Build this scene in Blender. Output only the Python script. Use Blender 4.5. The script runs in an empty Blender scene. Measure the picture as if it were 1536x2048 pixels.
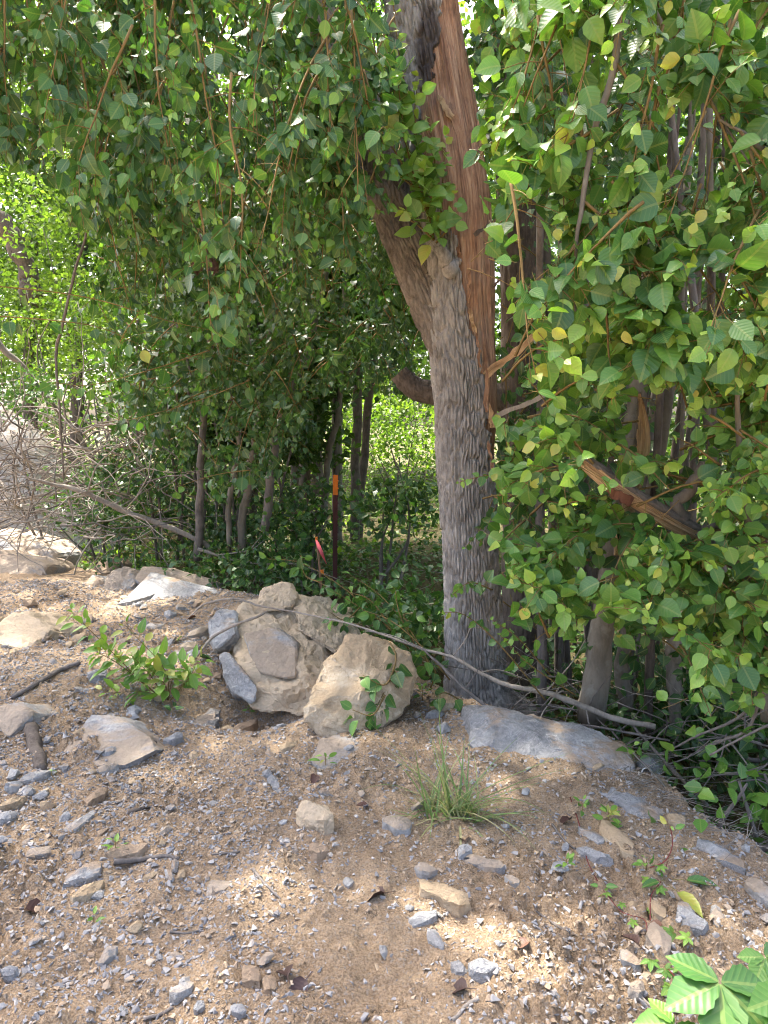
import bpy, bmesh, math
import numpy as np
from mathutils import Vector, Matrix

# ------------------------------------------------------------------ camera, sky, sun, exposure
scene = bpy.context.scene
col = scene.collection
PITCH = math.radians(6.8)
CAMZ = 1.5
F = 1462.0                                   # focal length in photograph pixels (1536 x 2048)
cam_data = bpy.data.cameras.new('camera')
cam = bpy.data.objects.new('camera', cam_data)
col.objects.link(cam)
cam.location = (0, 0, CAMZ)
cam.rotation_euler = (math.radians(90) - PITCH, 0, 0)
cam_data.sensor_fit = 'VERTICAL'
cam_data.angle = 2 * math.atan(1024 / F)
cam_data.clip_start = 0.05
cam_data.clip_end = 2000
scene.camera = cam

SUN_EL, SUN_AZ = math.radians(61), math.radians(-38)     # azimuth measured from +Y towards +X
world = bpy.data.worlds.new('World'); scene.world = world; world.use_nodes = True
wn = world.node_tree.nodes; wl = world.node_tree.links
sky = wn.new('ShaderNodeTexSky'); sky.sky_type = 'NISHITA'; sky.sun_disc = False
sky.sun_elevation = SUN_EL; sky.sun_rotation = SUN_AZ
sky.air_density = 0.75; sky.dust_density = 6.0; sky.ozone_density = 0.3
wl.new(sky.outputs[0], wn['Background'].inputs[0]); wn['Background'].inputs[1].default_value = 0.15
sun_data = bpy.data.lights.new('sun', 'SUN'); sun = bpy.data.objects.new('sun', sun_data); col.objects.link(sun)
sun_data.energy = 3.2; sun_data.angle = math.radians(1.6); sun_data.color = (1.0, 0.94, 0.84)
to_sun = Vector((math.sin(SUN_AZ) * math.cos(SUN_EL), math.cos(SUN_AZ) * math.cos(SUN_EL), math.sin(SUN_EL)))
sun.rotation_euler = to_sun.to_track_quat('Z', 'Y').to_euler()
scene.view_settings.view_transform = 'Standard'; scene.view_settings.look = 'None'
scene.view_settings.gamma = 1.0; scene.view_settings.exposure = 2.58
scene.view_settings.use_curve_mapping = False
scene.cycles.max_bounces = 4; scene.cycles.diffuse_bounces = 2; scene.cycles.adaptive_threshold = 0.025; scene.cycles.glossy_bounces = 2
scene.cycles.transmission_bounces = 4; scene.cycles.transparent_max_bounces = 6
scene.cycles.use_denoising = True; scene.cycles.filter_width = 1.05; scene.cycles.caustics_reflective = False; scene.cycles.caustics_refractive = False

# ------------------------------------------------------------------ helpers
rng = np.random.default_rng(7)
U = rng.uniform
CP, SP = math.cos(PITCH), math.sin(PITCH)
def ray(px, py):
    cx, cy = (px - 768) / F, (1024 - py) / F
    return np.array([cx, CP + cy * SP, -SP + cy * CP])
def at(px, py, Y):
    r = ray(px, py); return np.array([0, 0, CAMZ]) + r * (Y / r[1])
def proj(P):
    P = np.asarray(P, float)
    dep = P[..., 1] * CP - (P[..., 2] - CAMZ) * SP
    up = P[..., 1] * SP + (P[..., 2] - CAMZ) * CP
    d = np.maximum(dep, 1e-3)
    return 768 + F * P[..., 0] / d, 1024 - F * up / d, dep
def pxm(Y):                                   # metres per photograph pixel, about, at distance Y
    return Y / F
def unit(v):
    v = np.asarray(v, float); n = np.linalg.norm(v, axis=-1, keepdims=True); return v / np.maximum(n, 1e-9)
def smooth(a, b, x):
    t = np.clip((x - a) / (b - a), 0, 1); return t * t * (3 - 2 * t)

M32 = np.int64(0xffffffff)
def _hash(ix, iy, iz, s):
    n = (ix * 374761393 + iy * 668265263 + iz * 1440662683 + s * 1274126177) & M32
    n = ((n ^ (n >> 13)) * 1274126177) & M32
    n = ((n ^ (n >> 15)) * 668265263) & M32
    return ((n ^ (n >> 16)) & 0xffff) / 65535.0
def vn(x, y, z=0.0, s=0):                     # value noise, -1..1
    x, y, z = np.broadcast_arrays(np.asarray(x, float), np.asarray(y, float), np.asarray(z, float))
    ix, iy, iz = (np.floor(a).astype(np.int64) for a in (x, y, z))
    fx, fy, fz = x - ix, y - iy, z - iz
    fx, fy, fz = (f * f * f * (f * (f * 6 - 15) + 10) for f in (fx, fy, fz))
    r = 0
    flat = not np.any(z)
    for dz in ((0,) if flat else (0, 1)):
        wz = 1.0 if flat else (fz if dz else 1 - fz)
        for dy in (0, 1):
            wy = fy if dy else 1 - fy
            for dx in (0, 1):
                wx = fx if dx else 1 - fx
                r = r + _hash(ix + dx, iy + dy, iz + dz, s) * wx * wy * wz
    return r * 2 - 1
def voro(x, y, s=0, jit=0.85):                # 2-D cells: F2-F1 and the id value
    x = np.asarray(x, float); y = np.asarray(y, float)
    ix, iy = np.floor(x).astype(np.int64), np.floor(y).astype(np.int64)
    f1 = np.full(x.shape, 9.0); f2 = f1.copy(); idv = np.zeros(x.shape)
    z = np.zeros_like(ix)
    for dy in (-1, 0, 1):
        for dx in (-1, 0, 1):
            cx, cy = ix + dx, iy + dy
            qx = cx + 0.5 + jit * (_hash(cx, cy, z, s) - 0.5); qy = cy + 0.5 + jit * (_hash(cx, cy, z, s + 9) - 0.5)
            d = np.hypot(x - qx, y - qy)
            m = d < f1
            f2 = np.where(m, f1, np.minimum(f2, d)); idv = np.where(m, _hash(cx, cy, z, s + 5), idv); f1 = np.where(m, d, f1)
    return f2 - f1, idv

def mesh(name, V, T=None, Q=None, mats=(), smooth_=True, attrs=None):
    me = bpy.data.meshes.new(name)
    V = np.ascontiguousarray(V, np.float32)
    T = np.zeros((0, 3), np.int32) if T is None else np.asarray(T, np.int32).reshape(-1, 3)
    Q = np.zeros((0, 4), np.int32) if Q is None else np.asarray(Q, np.int32).reshape(-1, 4)
    me.vertices.add(len(V)); me.vertices.foreach_set('co', V.ravel())
    L = np.concatenate([T.ravel(), Q.ravel()])
    me.loops.add(len(L)); me.loops.foreach_set('vertex_index', L)
    st = np.concatenate([np.arange(len(T)) * 3, len(T) * 3 + np.arange(len(Q)) * 4]).astype(np.int32)
    me.polygons.add(len(st)); me.polygons.foreach_set('loop_start', st)
    me.polygons.foreach_set('use_smooth', np.full(len(st), smooth_))
    for k, a in (attrs or {}).items():
        at_ = me.attributes.new(k, 'FLOAT', 'POINT'); at_.data.foreach_set('value', np.ascontiguousarray(a, np.float32))
    me.update(calc_edges=True)
    for m in mats: me.materials.append(m)
    return me
def link(name, me, parent=None, loc=None):
    o = bpy.data.objects.new(name, me); col.objects.link(o)
    if parent is not None:
        o.parent = parent; o.matrix_parent_inverse = Matrix.Translation(-parent.location)
    if loc is not None: o.location = loc
    return o
def tag(o, label=None, cat=None, group=None, kind=None):
    if label: o['label'] = label
    if cat: o['category'] = cat
    if group: o['group'] = group
    if kind: o['kind'] = kind
    return o
def thing(name, loc, label, cat, group=None):
    e = bpy.data.objects.new(name, None); col.objects.link(e); e.location = Vector([float(c) for c in loc]); e.empty_display_size = 0.1
    return tag(e, label, cat, group)

class MB:                                     # gathers pieces of ONE part
    def __init__(s): s.V, s.T, s.Q, s.A, s.n = [], [], [], {}, 0
    def add(s, V, T=None, Q=None, **attrs):
        V = np.asarray(V, float)
        if T is not None and len(T): s.T.append(np.asarray(T) + s.n)
        if Q is not None and len(Q): s.Q.append(np.asarray(Q) + s.n)
        s.V.append(V); s.n += len(V)
        for k, a in attrs.items(): s.A.setdefault(k, []).append(np.broadcast_to(np.asarray(a, float), (len(V),)))
    def build(s, name, mat, parent=None, smooth_=True):
        V = np.concatenate(s.V); T = np.concatenate(s.T) if s.T else None; Q = np.concatenate(s.Q) if s.Q else None
        return link(name, mesh(name, V, T, Q, (mat,), smooth_, {k: np.concatenate(a) for k, a in s.A.items()}), parent)

def spline(P, n):                             # Catmull-Rom resample of rows (x, y, z, extra...)
    P = np.asarray(P, float)
    if len(P) == 2: return P[0] + (P[1] - P[0]) * np.linspace(0, 1, n)[:, None]
    A = np.vstack([2 * P[0] - P[1], P, 2 * P[-1] - P[-2]])
    t = np.linspace(0, len(P) - 1, n); i = np.minimum(t.astype(int), len(P) - 2); f = (t - i)[:, None]
    p0, p1, p2, p3 = A[i], A[i + 1], A[i + 2], A[i + 3]
    return 0.5 * (2 * p1 + (p2 - p0) * f + (2 * p0 - 5 * p1 + 4 * p2 - p3) * f ** 2 + (3 * p1 - p0 - 3 * p2 + p3) * f ** 3)
def frames(P, ref=(0, -1, 0)):
    Tn = unit(np.gradient(P, axis=0)); r = np.array(ref, float)
    if abs(Tn[0] @ r) > 0.9: r = np.array([0, 0, 1.0])
    N = np.zeros_like(P); n = unit(r - Tn[0] * (Tn[0] @ r))
    for i in range(len(P)):
        n = unit(n - Tn[i] * (Tn[i] @ n)); N[i] = n
    return Tn, N, np.cross(Tn, N)
def tube(P, R, k=6, cap=True):
    P = np.asarray(P, float); n = len(P); R = np.broadcast_to(np.asarray(R, float), (n,))
    Tn, N, B = frames(P)
    a = np.arange(k) * 2 * math.pi / k
    V = P[:, None] + R[:, None, None] * (np.cos(a)[None, :, None] * N[:, None] + np.sin(a)[None, :, None] * B[:, None])
    V = V.reshape(-1, 3)
    i, j = np.meshgrid(np.arange(n - 1), np.arange(k), indexing='ij'); j2 = (j + 1) % k
    Q = np.stack([i * k + j, i * k + j2, (i + 1) * k + j2, (i + 1) * k + j], -1).reshape(-1, 4)
    T = None
    if cap:
        V = np.vstack([V, P[0], P[-1]]); c0, c1 = n * k, n * k + 1; jj = np.arange(k); j3 = (jj + 1) % k
        T = np.vstack([np.stack([np.full(k, c0), j3, jj], -1), np.stack([np.full(k, c1), (n - 1) * k + jj, (n - 1) * k + j3], -1)])
    return V, T, Q
def knobbly(V, amp, sc, s=0):                 # uneven surface for stems and sticks
    d = np.stack([vn(V[:, 0] * sc + 7, V[:, 1] * sc, V[:, 2] * sc + .37, s + i) for i in range(3)], -1)
    return V + d * amp

# ------------------------------------------------------------------ materials
def nodes(name):
    m = bpy.data.materials.new(name); m.use_nodes = True
    t = m.node_tree; b = t.nodes['Principled BSDF']
    return m, t.nodes, t.links, b
def _ramp(N, pts):
    r = N.new('ShaderNodeValToRGB'); e = r.color_ramp.elements
    while len(e) < len(pts): e.new(0.5)
    for el, (p, c) in zip(e, pts): el.position = p; el.color = (*c, 1)
    return r
def _noise(N, L, scale, detail=6, rough=0.6, vec=None, dist=0.0):
    n = N.new('ShaderNodeTexNoise'); n.inputs['Scale'].default_value = scale; n.inputs['Detail'].default_value = detail
    n.inputs['Roughness'].default_value = rough; n.inputs['Distortion'].default_value = dist
    if vec is not None: L.new(vec, n.inputs['Vector'])
    return n
def _pos(N):
    return N.new('ShaderNodeNewGeometry').outputs['Position']
def _mix(N, L, fac, a, b, mode='MIX'):
    m = N.new('ShaderNodeMix'); m.data_type = 'RGBA'; m.blend_type = mode
    for sock, v in ((m.inputs[0], fac), (m.inputs[6], a), (m.inputs[7], b)):
        if hasattr(v, 'links'): L.new(v, sock)
        elif isinstance(v, (int, float)): sock.default_value = v
        else: sock.default_value = (*v, 1)
    return m.outputs[2]
def _math(N, L, op, a, b=None, clamp=False):
    m = N.new('ShaderNodeMath'); m.operation = op; m.use_clamp = clamp
    for i, v in enumerate((a, b)):
        if v is None: continue
        if hasattr(v, 'links'): L.new(v, m.inputs[i])
        else: m.inputs[i].default_value = v
    return m.outputs[0]
def _bump(N, L, h, strength, dist, nrm=None):
    b = N.new('ShaderNodeBump'); b.inputs['Strength'].default_value = strength; b.inputs['Distance'].default_value = dist
    L.new(h, b.inputs['Height'])
    if nrm is not None: L.new(nrm, b.inputs['Normal'])
    return b.outputs[0]

def mat_leaf(name, pts, trans=0.22, rough=0.34, gain=1.0, spec=0.45, veins=1.0):
    m, N, L, b = nodes(name)
    tint = N.new('ShaderNodeAttribute'); tint.attribute_name = 'tint'
    lu = N.new('ShaderNodeAttribute'); lu.attribute_name = 'lu'
    lv = N.new('ShaderNodeAttribute'); lv.attribute_name = 'lv'
    nz = _noise(N, L, 22, 3, 0.6, _pos(N))
    f = _math(N, L, 'ADD', tint.outputs['Fac'], _math(N, L, 'MULTIPLY', _math(N, L, 'SUBTRACT', nz.outputs[0], 0.5), 0.16), True)
    r = _ramp(N, pts); L.new(f, r.inputs[0])
    au = _math(N, L, 'ABSOLUTE', lu.outputs['Fac'])
    rib = _math(N, L, 'LESS_THAN', au, 0.035)
    w = _math(N, L, 'SINE', _math(N, L, 'MULTIPLY', _math(N, L, 'SUBTRACT', lv.outputs['Fac'], _math(N, L, 'MULTIPLY', au, 0.75)), 46.0))
    side = _math(N, L, 'MULTIPLY', _math(N, L, 'GREATER_THAN', w, 0.86), 0.35)
    vein = _math(N, L, 'MAXIMUM', rib, side)
    pale = _mix(N, L, 0.6, r.outputs[0], (0.30, 0.34, 0.10))
    c = _mix(N, L, _math(N, L, 'MULTIPLY', vein, 0.5 * veins), r.outputs[0], pale)
    petiole = _math(N, L, 'LESS_THAN', lv.outputs['Fac'], -0.01)
    c = _mix(N, L, petiole, c, (0.20, 0.17, 0.035))
    L.new(c, b.inputs['Base Color']); b.inputs['Roughness'].default_value = rough; b.inputs['Specular IOR Level'].default_value = spec
    L.new(_bump(N, L, _math(N, L, 'ADD', _math(N, L, 'MULTIPLY', w, 0.5), nz.outputs[0]), 0.25, 0.002), b.inputs['Normal'])
    tr = N.new('ShaderNodeBsdfTranslucent')
    tc = _mix(N, L, 1.0, c, (1.45 * gain, 1.65 * gain, 0.60 * gain), 'MULTIPLY'); L.new(tc, tr.inputs[0])
    mx = N.new('ShaderNodeMixShader'); mx.inputs[0].default_value = trans
    L.new(b.outputs[0], mx.inputs[1]); L.new(tr.outputs[0], mx.inputs[2]); L.new(mx.outputs[0], N['Material Output'].inputs[0])
    return m
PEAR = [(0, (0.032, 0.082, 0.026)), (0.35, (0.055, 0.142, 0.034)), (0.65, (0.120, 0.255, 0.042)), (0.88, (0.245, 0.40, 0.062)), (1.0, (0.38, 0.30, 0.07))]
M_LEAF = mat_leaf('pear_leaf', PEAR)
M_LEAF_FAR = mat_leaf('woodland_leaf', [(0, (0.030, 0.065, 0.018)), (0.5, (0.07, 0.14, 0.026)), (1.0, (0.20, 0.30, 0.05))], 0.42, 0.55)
M_GRASS = mat_leaf('grass_blade', [(0, (0.10, 0.17, 0.06)), (0.6, (0.19, 0.27, 0.10)), (1.0, (0.40, 0.36, 0.20))], 0.3, 0.5)
M_DEAD = mat_leaf('dead_leaf', [(0, (0.05, 0.026, 0.022)), (0.6, (0.10, 0.048, 0.035)), (1.0, (0.20, 0.10, 0.055))], 0.12, 0.55, veins=0.0)

def mat_bark(name, c1, c2, scale=1.0, bump=0.6, lichen=0.0):
    m, N, L, b = nodes(name)
    mp = N.new('ShaderNodeMapping'); mp.inputs['Scale'].default_value = (1, 1, 0.25); L.new(_pos(N), mp.inputs[0])
    n1 = _noise(N, L, 60 * scale, 6, 0.7, mp.outputs[0]); n2 = _noise(N, L, 7 * scale, 4, 0.6, _pos(N)); n3 = _noise(N, L, 240 * scale, 3, 0.6, _pos(N))
    f = _math(N, L, 'ADD', _math(N, L, 'MULTIPLY', n1.outputs[0], 0.6), _math(N, L, 'MULTIPLY', n2.outputs[0], 0.5))
    r = _ramp(N, [(0.38, c1), (0.66, c2)]); L.new(f, r.inputs[0]); c = r.outputs[0]
    if lichen:
        n4 = _noise(N, L, 14, 5, 0.65, _pos(N)); lr = _ramp(N, [(0.56, (0, 0, 0)), (0.68, (1, 1, 1))]); L.new(n4.outputs[0], lr.inputs[0])
        c = _mix(N, L, _math(N, L, 'MULTIPLY', lr.outputs[0], lichen), c, (0.30, 0.30, 0.26))
    L.new(c, b.inputs['Base Color']); b.inputs['Roughness'].default_value = 0.9; b.inputs['Specular IOR Level'].default_value = 0.2
    h = _math(N, L, 'ADD', n1.outputs[0], _math(N, L, 'MULTIPLY', n3.outputs[0], 0.5))
    L.new(_bump(N, L, h, bump, 0.006), b.inputs['Normal'])
    return m
M_BARK = mat_bark('furrowed_grey_bark', (0.118, 0.108, 0.096), (0.37, 0.35, 0.32), 1.0, 0.5, 0.35)
M_BARK_DARK = mat_bark('dark_brown_bark', (0.060, 0.048, 0.040), (0.155, 0.128, 0.105))
M_STEM = mat_bark('smooth_grey_stem', (0.105, 0.092, 0.070), (0.195, 0.172, 0.138), 0.6, 0.25, 0.35)
M_TWIG = mat_bark('olive_brown_twig', (0.12, 0.085, 0.035), (0.24, 0.16, 0.06), 1.0, 0.2)
M_DEADWOOD = mat_bark('dead_grey_wood', (0.17, 0.145, 0.12), (0.34, 0.30, 0.25), 1.0, 0.5)
M_BRANCH = mat_bark('dark_grey_branch', (0.085, 0.075, 0.068), (0.20, 0.175, 0.155), 1.0, 0.4)
M_RED = mat_bark('red_stem', (0.13, 0.030, 0.028), (0.22, 0.06, 0.05), 1.0, 0.1)

def mat_wood(name, c1, c2, c3):
    m, N, L, b = nodes(name)
    g = N.new('ShaderNodeAttribute'); g.attribute_name = 'grain'
    s = N.new('ShaderNodeAttribute'); s.attribute_name = 'along'
    cb = N.new('ShaderNodeCombineXYZ'); L.new(_math(N, L, 'MULTIPLY', g.outputs['Fac'], 1.0), cb.inputs[0]); L.new(_math(N, L, 'MULTIPLY', s.outputs['Fac'], 0.06), cb.inputs[1])
    n1 = _noise(N, L, 150, 5, 0.65, cb.outputs[0], 0.2); n2 = _noise(N, L, 9, 4, 0.6, _pos(N)); n3 = _noise(N, L, 34, 4, 0.6, cb.outputs[0])
    f = _math(N, L, 'ADD', _math(N, L, 'MULTIPLY', n1.outputs[0], 0.45), _math(N, L, 'MULTIPLY', n3.outputs[0], 0.55))
    r = _ramp(N, [(0.36, c1), (0.5, c2), (0.66, c3)]); L.new(f, r.inputs[0])
    r2 = _ramp(N, [(0.54, (0, 0, 0)), (0.70, (1, 1, 1))]); L.new(n2.outputs[0], r2.inputs[0])
    c = _mix(N, L, _math(N, L, 'MULTIPLY', r2.outputs[0], 0.55), r.outputs[0], c1)
    n5 = _noise(N, L, 5, 5, 0.65, _pos(N)); r5 = _ramp(N, [(0.50, (0, 0, 0)), (0.66, (1, 1, 1))]); L.new(n5.outputs[0], r5.inputs[0])
    c = _mix(N, L, _math(N, L, 'MULTIPLY', r5.outputs[0], 0.2), c, (0.36, 0.30, 0.245))
    L.new(c, b.inputs['Base Color']); b.inputs['Roughness'].default_value = 0.75; b.inputs['Specular IOR Level'].default_value = 0.25
    L.new(_bump(N, L, f, 0.9, 0.010), b.inputs['Normal'])
    return m
M_WOOD = mat_wood('torn_reddish_wood', (0.11, 0.052, 0.030), (0.33, 0.185, 0.105), (0.53, 0.36, 0.225))
M_WOOD_PALE = mat_wood('torn_tan_wood', (0.15, 0.085, 0.042), (0.43, 0.28, 0.145), (0.64, 0.49, 0.30))

def mat_rock(name, base, dark, light, dirt, dirt_amt, vein=0.5, scale=1.0):
    m, N, L, b = nodes(name)
    tc = N.new('ShaderNodeTexCoord').outputs['Object']; P = _pos(N)
    n1 = _noise(N, L, 5 * scale, 8, 0.68, P); n2 = _noise(N, L, 55 * scale, 6, 0.7, P); n3 = _noise(N, L, 2.6 * scale, 5, 0.62, P, 0.6)
    r = _ramp(N, [(0.36, dark), (0.50, base), (0.64, light)])
    L.new(_math(N, L, 'ADD', _math(N, L, 'MULTIPLY', n1.outputs[0], 0.55), _math(N, L, 'MULTIPLY', n2.outputs[0], 0.45)), r.inputs[0])
    c = r.outputs[0]
    if vein:
        n5 = _noise(N, L, 9 * scale, 6, 0.75, P, 1.2); vr = _ramp(N, [(0.485, (0, 0, 0)), (0.5, (1, 1, 1)), (0.515, (0, 0, 0))]); L.new(n5.outputs[0], vr.inputs[0])
        c = _mix(N, L, _math(N, L, 'MULTIPLY', vr.outputs[0], vein), c, (0.56, 0.55, 0.53))
    dr = _ramp(N, [(0.56 - 0.28 * dirt_amt, (0, 0, 0)), (0.66 - 0.24 * dirt_amt, (1, 1, 1))])
    sep = N.new('ShaderNodeSeparateXYZ'); L.new(N.new('ShaderNodeNewGeometry').outputs['Normal'], sep.inputs[0])
    dv = _math(N, L, 'ADD', n3.outputs[0], _math(N, L, 'MULTIPLY', sep.outputs[2], 0.16)); L.new(dv, dr.inputs[0])
    dn = _mix(N, L, n2.outputs[0], tuple(x * 0.72 for x in dirt), tuple(min(1, x * 1.25) for x in dirt))
    c = _mix(N, L, _math(N, L, 'MULTIPLY', dr.outputs[0], 0.9), c, dn)
    L.new(c, b.inputs['Base Color']); b.inputs['Roughness'].default_value = 0.88; b.inputs['Specular IOR Level'].default_value = 0.25
    n6 = _noise(N, L, 260 * scale, 4, 0.65, P)
    h = _math(N, L, 'ADD', _math(N, L, 'MULTIPLY', n1.outputs[0], 1.2), _math(N, L, 'ADD', _math(N, L, 'MULTIPLY', n2.outputs[0], 0.5), _math(N, L, 'MULTIPLY', n6.outputs[0], 0.15)))
    L.new(_bump(N, L, h, 0.95, 0.035), b.inputs['Normal'])
    return m
DIRT = (0.40, 0.295, 0.20)
R_BLUE = mat_rock('blue_grey_limestone', (0.325, 0.322, 0.316), (0.20, 0.20, 0.202), (0.46, 0.46, 0.45), DIRT, -0.30, 0.7)
R_BLUE_D = mat_rock('dusty_blue_limestone', (0.33, 0.325, 0.318), (0.205, 0.205, 0.21), (0.48, 0.47, 0.45), (0.42, 0.33, 0.24), 0.30, 0.5)
R_TAN = mat_rock('tan_limestone', (0.55, 0.445, 0.31), (0.37, 0.28, 0.18), (0.68, 0.60, 0.46), (0.45, 0.335, 0.21), 0.35, 0.15)
R_MUD = mat_rock('mud_caked_limestone', (0.36, 0.34, 0.31), (0.22, 0.22, 0.225), (0.52, 0.48, 0.41), (0.60, 0.475, 0.325), 1.05, 0.3)
R_PALE = mat_rock('pale_grey_limestone', (0.375, 0.365, 0.345), (0.225, 0.22, 0.215), (0.53, 0.52, 0.50), (0.40, 0.32, 0.24), 0.10, 0.3)
R_BROWN = mat_rock('brown_clod', (0.29, 0.205, 0.135), (0.19, 0.13, 0.08), (0.40, 0.31, 0.22), DIRT, 0.6, 0.0)

def mat_gravel():
    m, N, L, b = nodes('mixed_gravel')
    t = N.new('ShaderNodeAttribute'); t.attribute_name = 'tint'
    n2 = _noise(N, L, 120, 5, 0.7, _pos(N)); n3 = _noise(N, L, 30, 3, 0.6, _pos(N))
    r = _ramp(N, [(0.0, (0.20, 0.205, 0.215)), (0.30, (0.335, 0.335, 0.335)), (0.50, (0.43, 0.415, 0.39)), (0.58, (0.37, 0.295, 0.215)), (0.8, (0.34, 0.25, 0.165)), (0.93, (0.45, 0.34, 0.22)), (1.0, (0.47, 0.43, 0.37))])
    L.new(t.outputs['Fac'], r.inputs[0])
    c = _mix(N, L, _math(N, L, 'MULTIPLY', n2.outputs[0], 0.28), r.outputs[0], (0.40, 0.31, 0.22))
    L.new(c, b.inputs['Base Color'])
    b.inputs['Roughness'].default_value = 0.88; b.inputs['Specular IOR Level'].default_value = 0.25
    L.new(_bump(N, L, _math(N, L, 'ADD', n2.outputs[0], n3.outputs[0]), 0.5, 0.004), b.inputs['Normal'])
    return m
M_GRAVEL = mat_gravel()

def mat_plain(name, c, rough=0.5, metal=0.0, vary=0.15, wear=None):
    m, N, L, b = nodes(name)
    n = _noise(N, L, 45, 5, 0.65, _pos(N))
    o = _mix(N, L, n.outputs[0], tuple(x * (1 - vary) for x in c), tuple(min(1, x * (1 + vary)) for x in c))
    if wear:
        w = _noise(N, L, 90, 4, 0.7, _pos(N)); wr = _ramp(N, [(0.62, (0, 0, 0)), (0.68, (1, 1, 1))]); L.new(w.outputs[0], wr.inputs[0]); o = _mix(N, L, wr.outputs[0], o, wear)
    L.new(o, b.inputs['Base Color']); b.inputs['Roughness'].default_value = rough; b.inputs['Metallic'].default_value = metal
    L.new(_bump(N, L, n.outputs[0], 0.2, 0.002), b.inputs['Normal'])
    return m
# ------------------------------------------------------------------ ground
def plane0(px, py, z=0.0):
    r = ray(px, py); t = (z - CAMZ) / r[2]; return np.array([0, 0, CAMZ]) + r * t
EDGE = np.array([plane0(*p)[:2] for p in [(-900, 1080), (-100, 1088), (110, 1112), (300, 1150), (470, 1188), (580, 1215), (700, 1262), (830, 1340), (950, 1402), (1060, 1432), (1260, 1500), (1350, 1572), (1536, 1690), (1750, 1800), (2100, 1900)]])
PIT = plane0(470, 1400)[:2]; PIT2 = plane0(560, 1425)[:2]
BUMP_L = plane0(90, 1420)[:2]
def inside(x, y):                             # about 1 on the dirt bank, 0 in the wood behind it
    ye = np.interp(x, EDGE[:, 0], EDGE[:, 1]) + 0.06 * vn(x * 3, y * 3, 0, 3)
    return smooth(-0.55, 0.10, ye - y)
def height(x, y, fine=True):
    x = np.asarray(x, float); y = np.asarray(y, float)
    s = inside(x, y)
    bank = 0.040 * vn(x * 0.9 + 3, y * 0.9, 0, 1) + 0.026 * vn(x * 2.7, y * 2.7 + 8, 0, 2) - 0.05 * smooth(1.0, 2.2, x)
    bank = bank + 0.05 * np.exp(-((x + 2.0) ** 2 + (y - 4.2) ** 2) / 0.9)
    bank = bank - 0.17 * np.exp(-(((x - PIT[0]) / 0.30) ** 2 + ((y - PIT[1]) / 0.17) ** 2) ** 1.5)
    bank = bank - 0.12 * np.exp(-(((x - PIT2[0]) / 0.34) ** 2 + ((y - PIT2[1]) / 0.14) ** 2) ** 1.5)
    bank = bank + 0.03 * vn(x * 1.6, y * 1.6, 0, 31) * smooth(4, 5.5, y)
    wood = -0.34 + 0.10 * vn(x * 0.5, y * 0.5, 0, 4) + 0.05 * vn(x * 1.7, y * 1.7, 0, 5) + 0.012 * np.clip(y - 8, 0, 60)
    h = bank * s + wood * (1 - s)
    if fine:
        k = np.exp(-np.maximum(np.hypot(x, y) - 5, 0) / 4)
        e1, i1 = voro(x * 13 + 0.4 * vn(x * 9, y * 9, 0, 21), y * 13 + 0.4 * vn(x * 9, y * 9, 0, 22), 4)
        e2, i2 = voro(x * 34, y * 34, 8)
        patch = smooth(-0.35, 0.35, vn(x * 1.4, y * 1.4, 0, 17))
        h = h + k * (0.020 * vn(x * 8, y * 8, 0, 6) + 0.009 * vn(x * 19, y * 19, 0, 7) + (0.3 + patch) * 0.020 * (smooth(0, 0.35, e1) * (0.4 + i1) - 0.5)
                     + (0.35 + patch) * 0.010 * (smooth(0, 0.4, e2) * (0.3 + i2) - 0.4) + 0.004 * vn(x * 55, y * 55, 0, 9))
    return h
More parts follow.
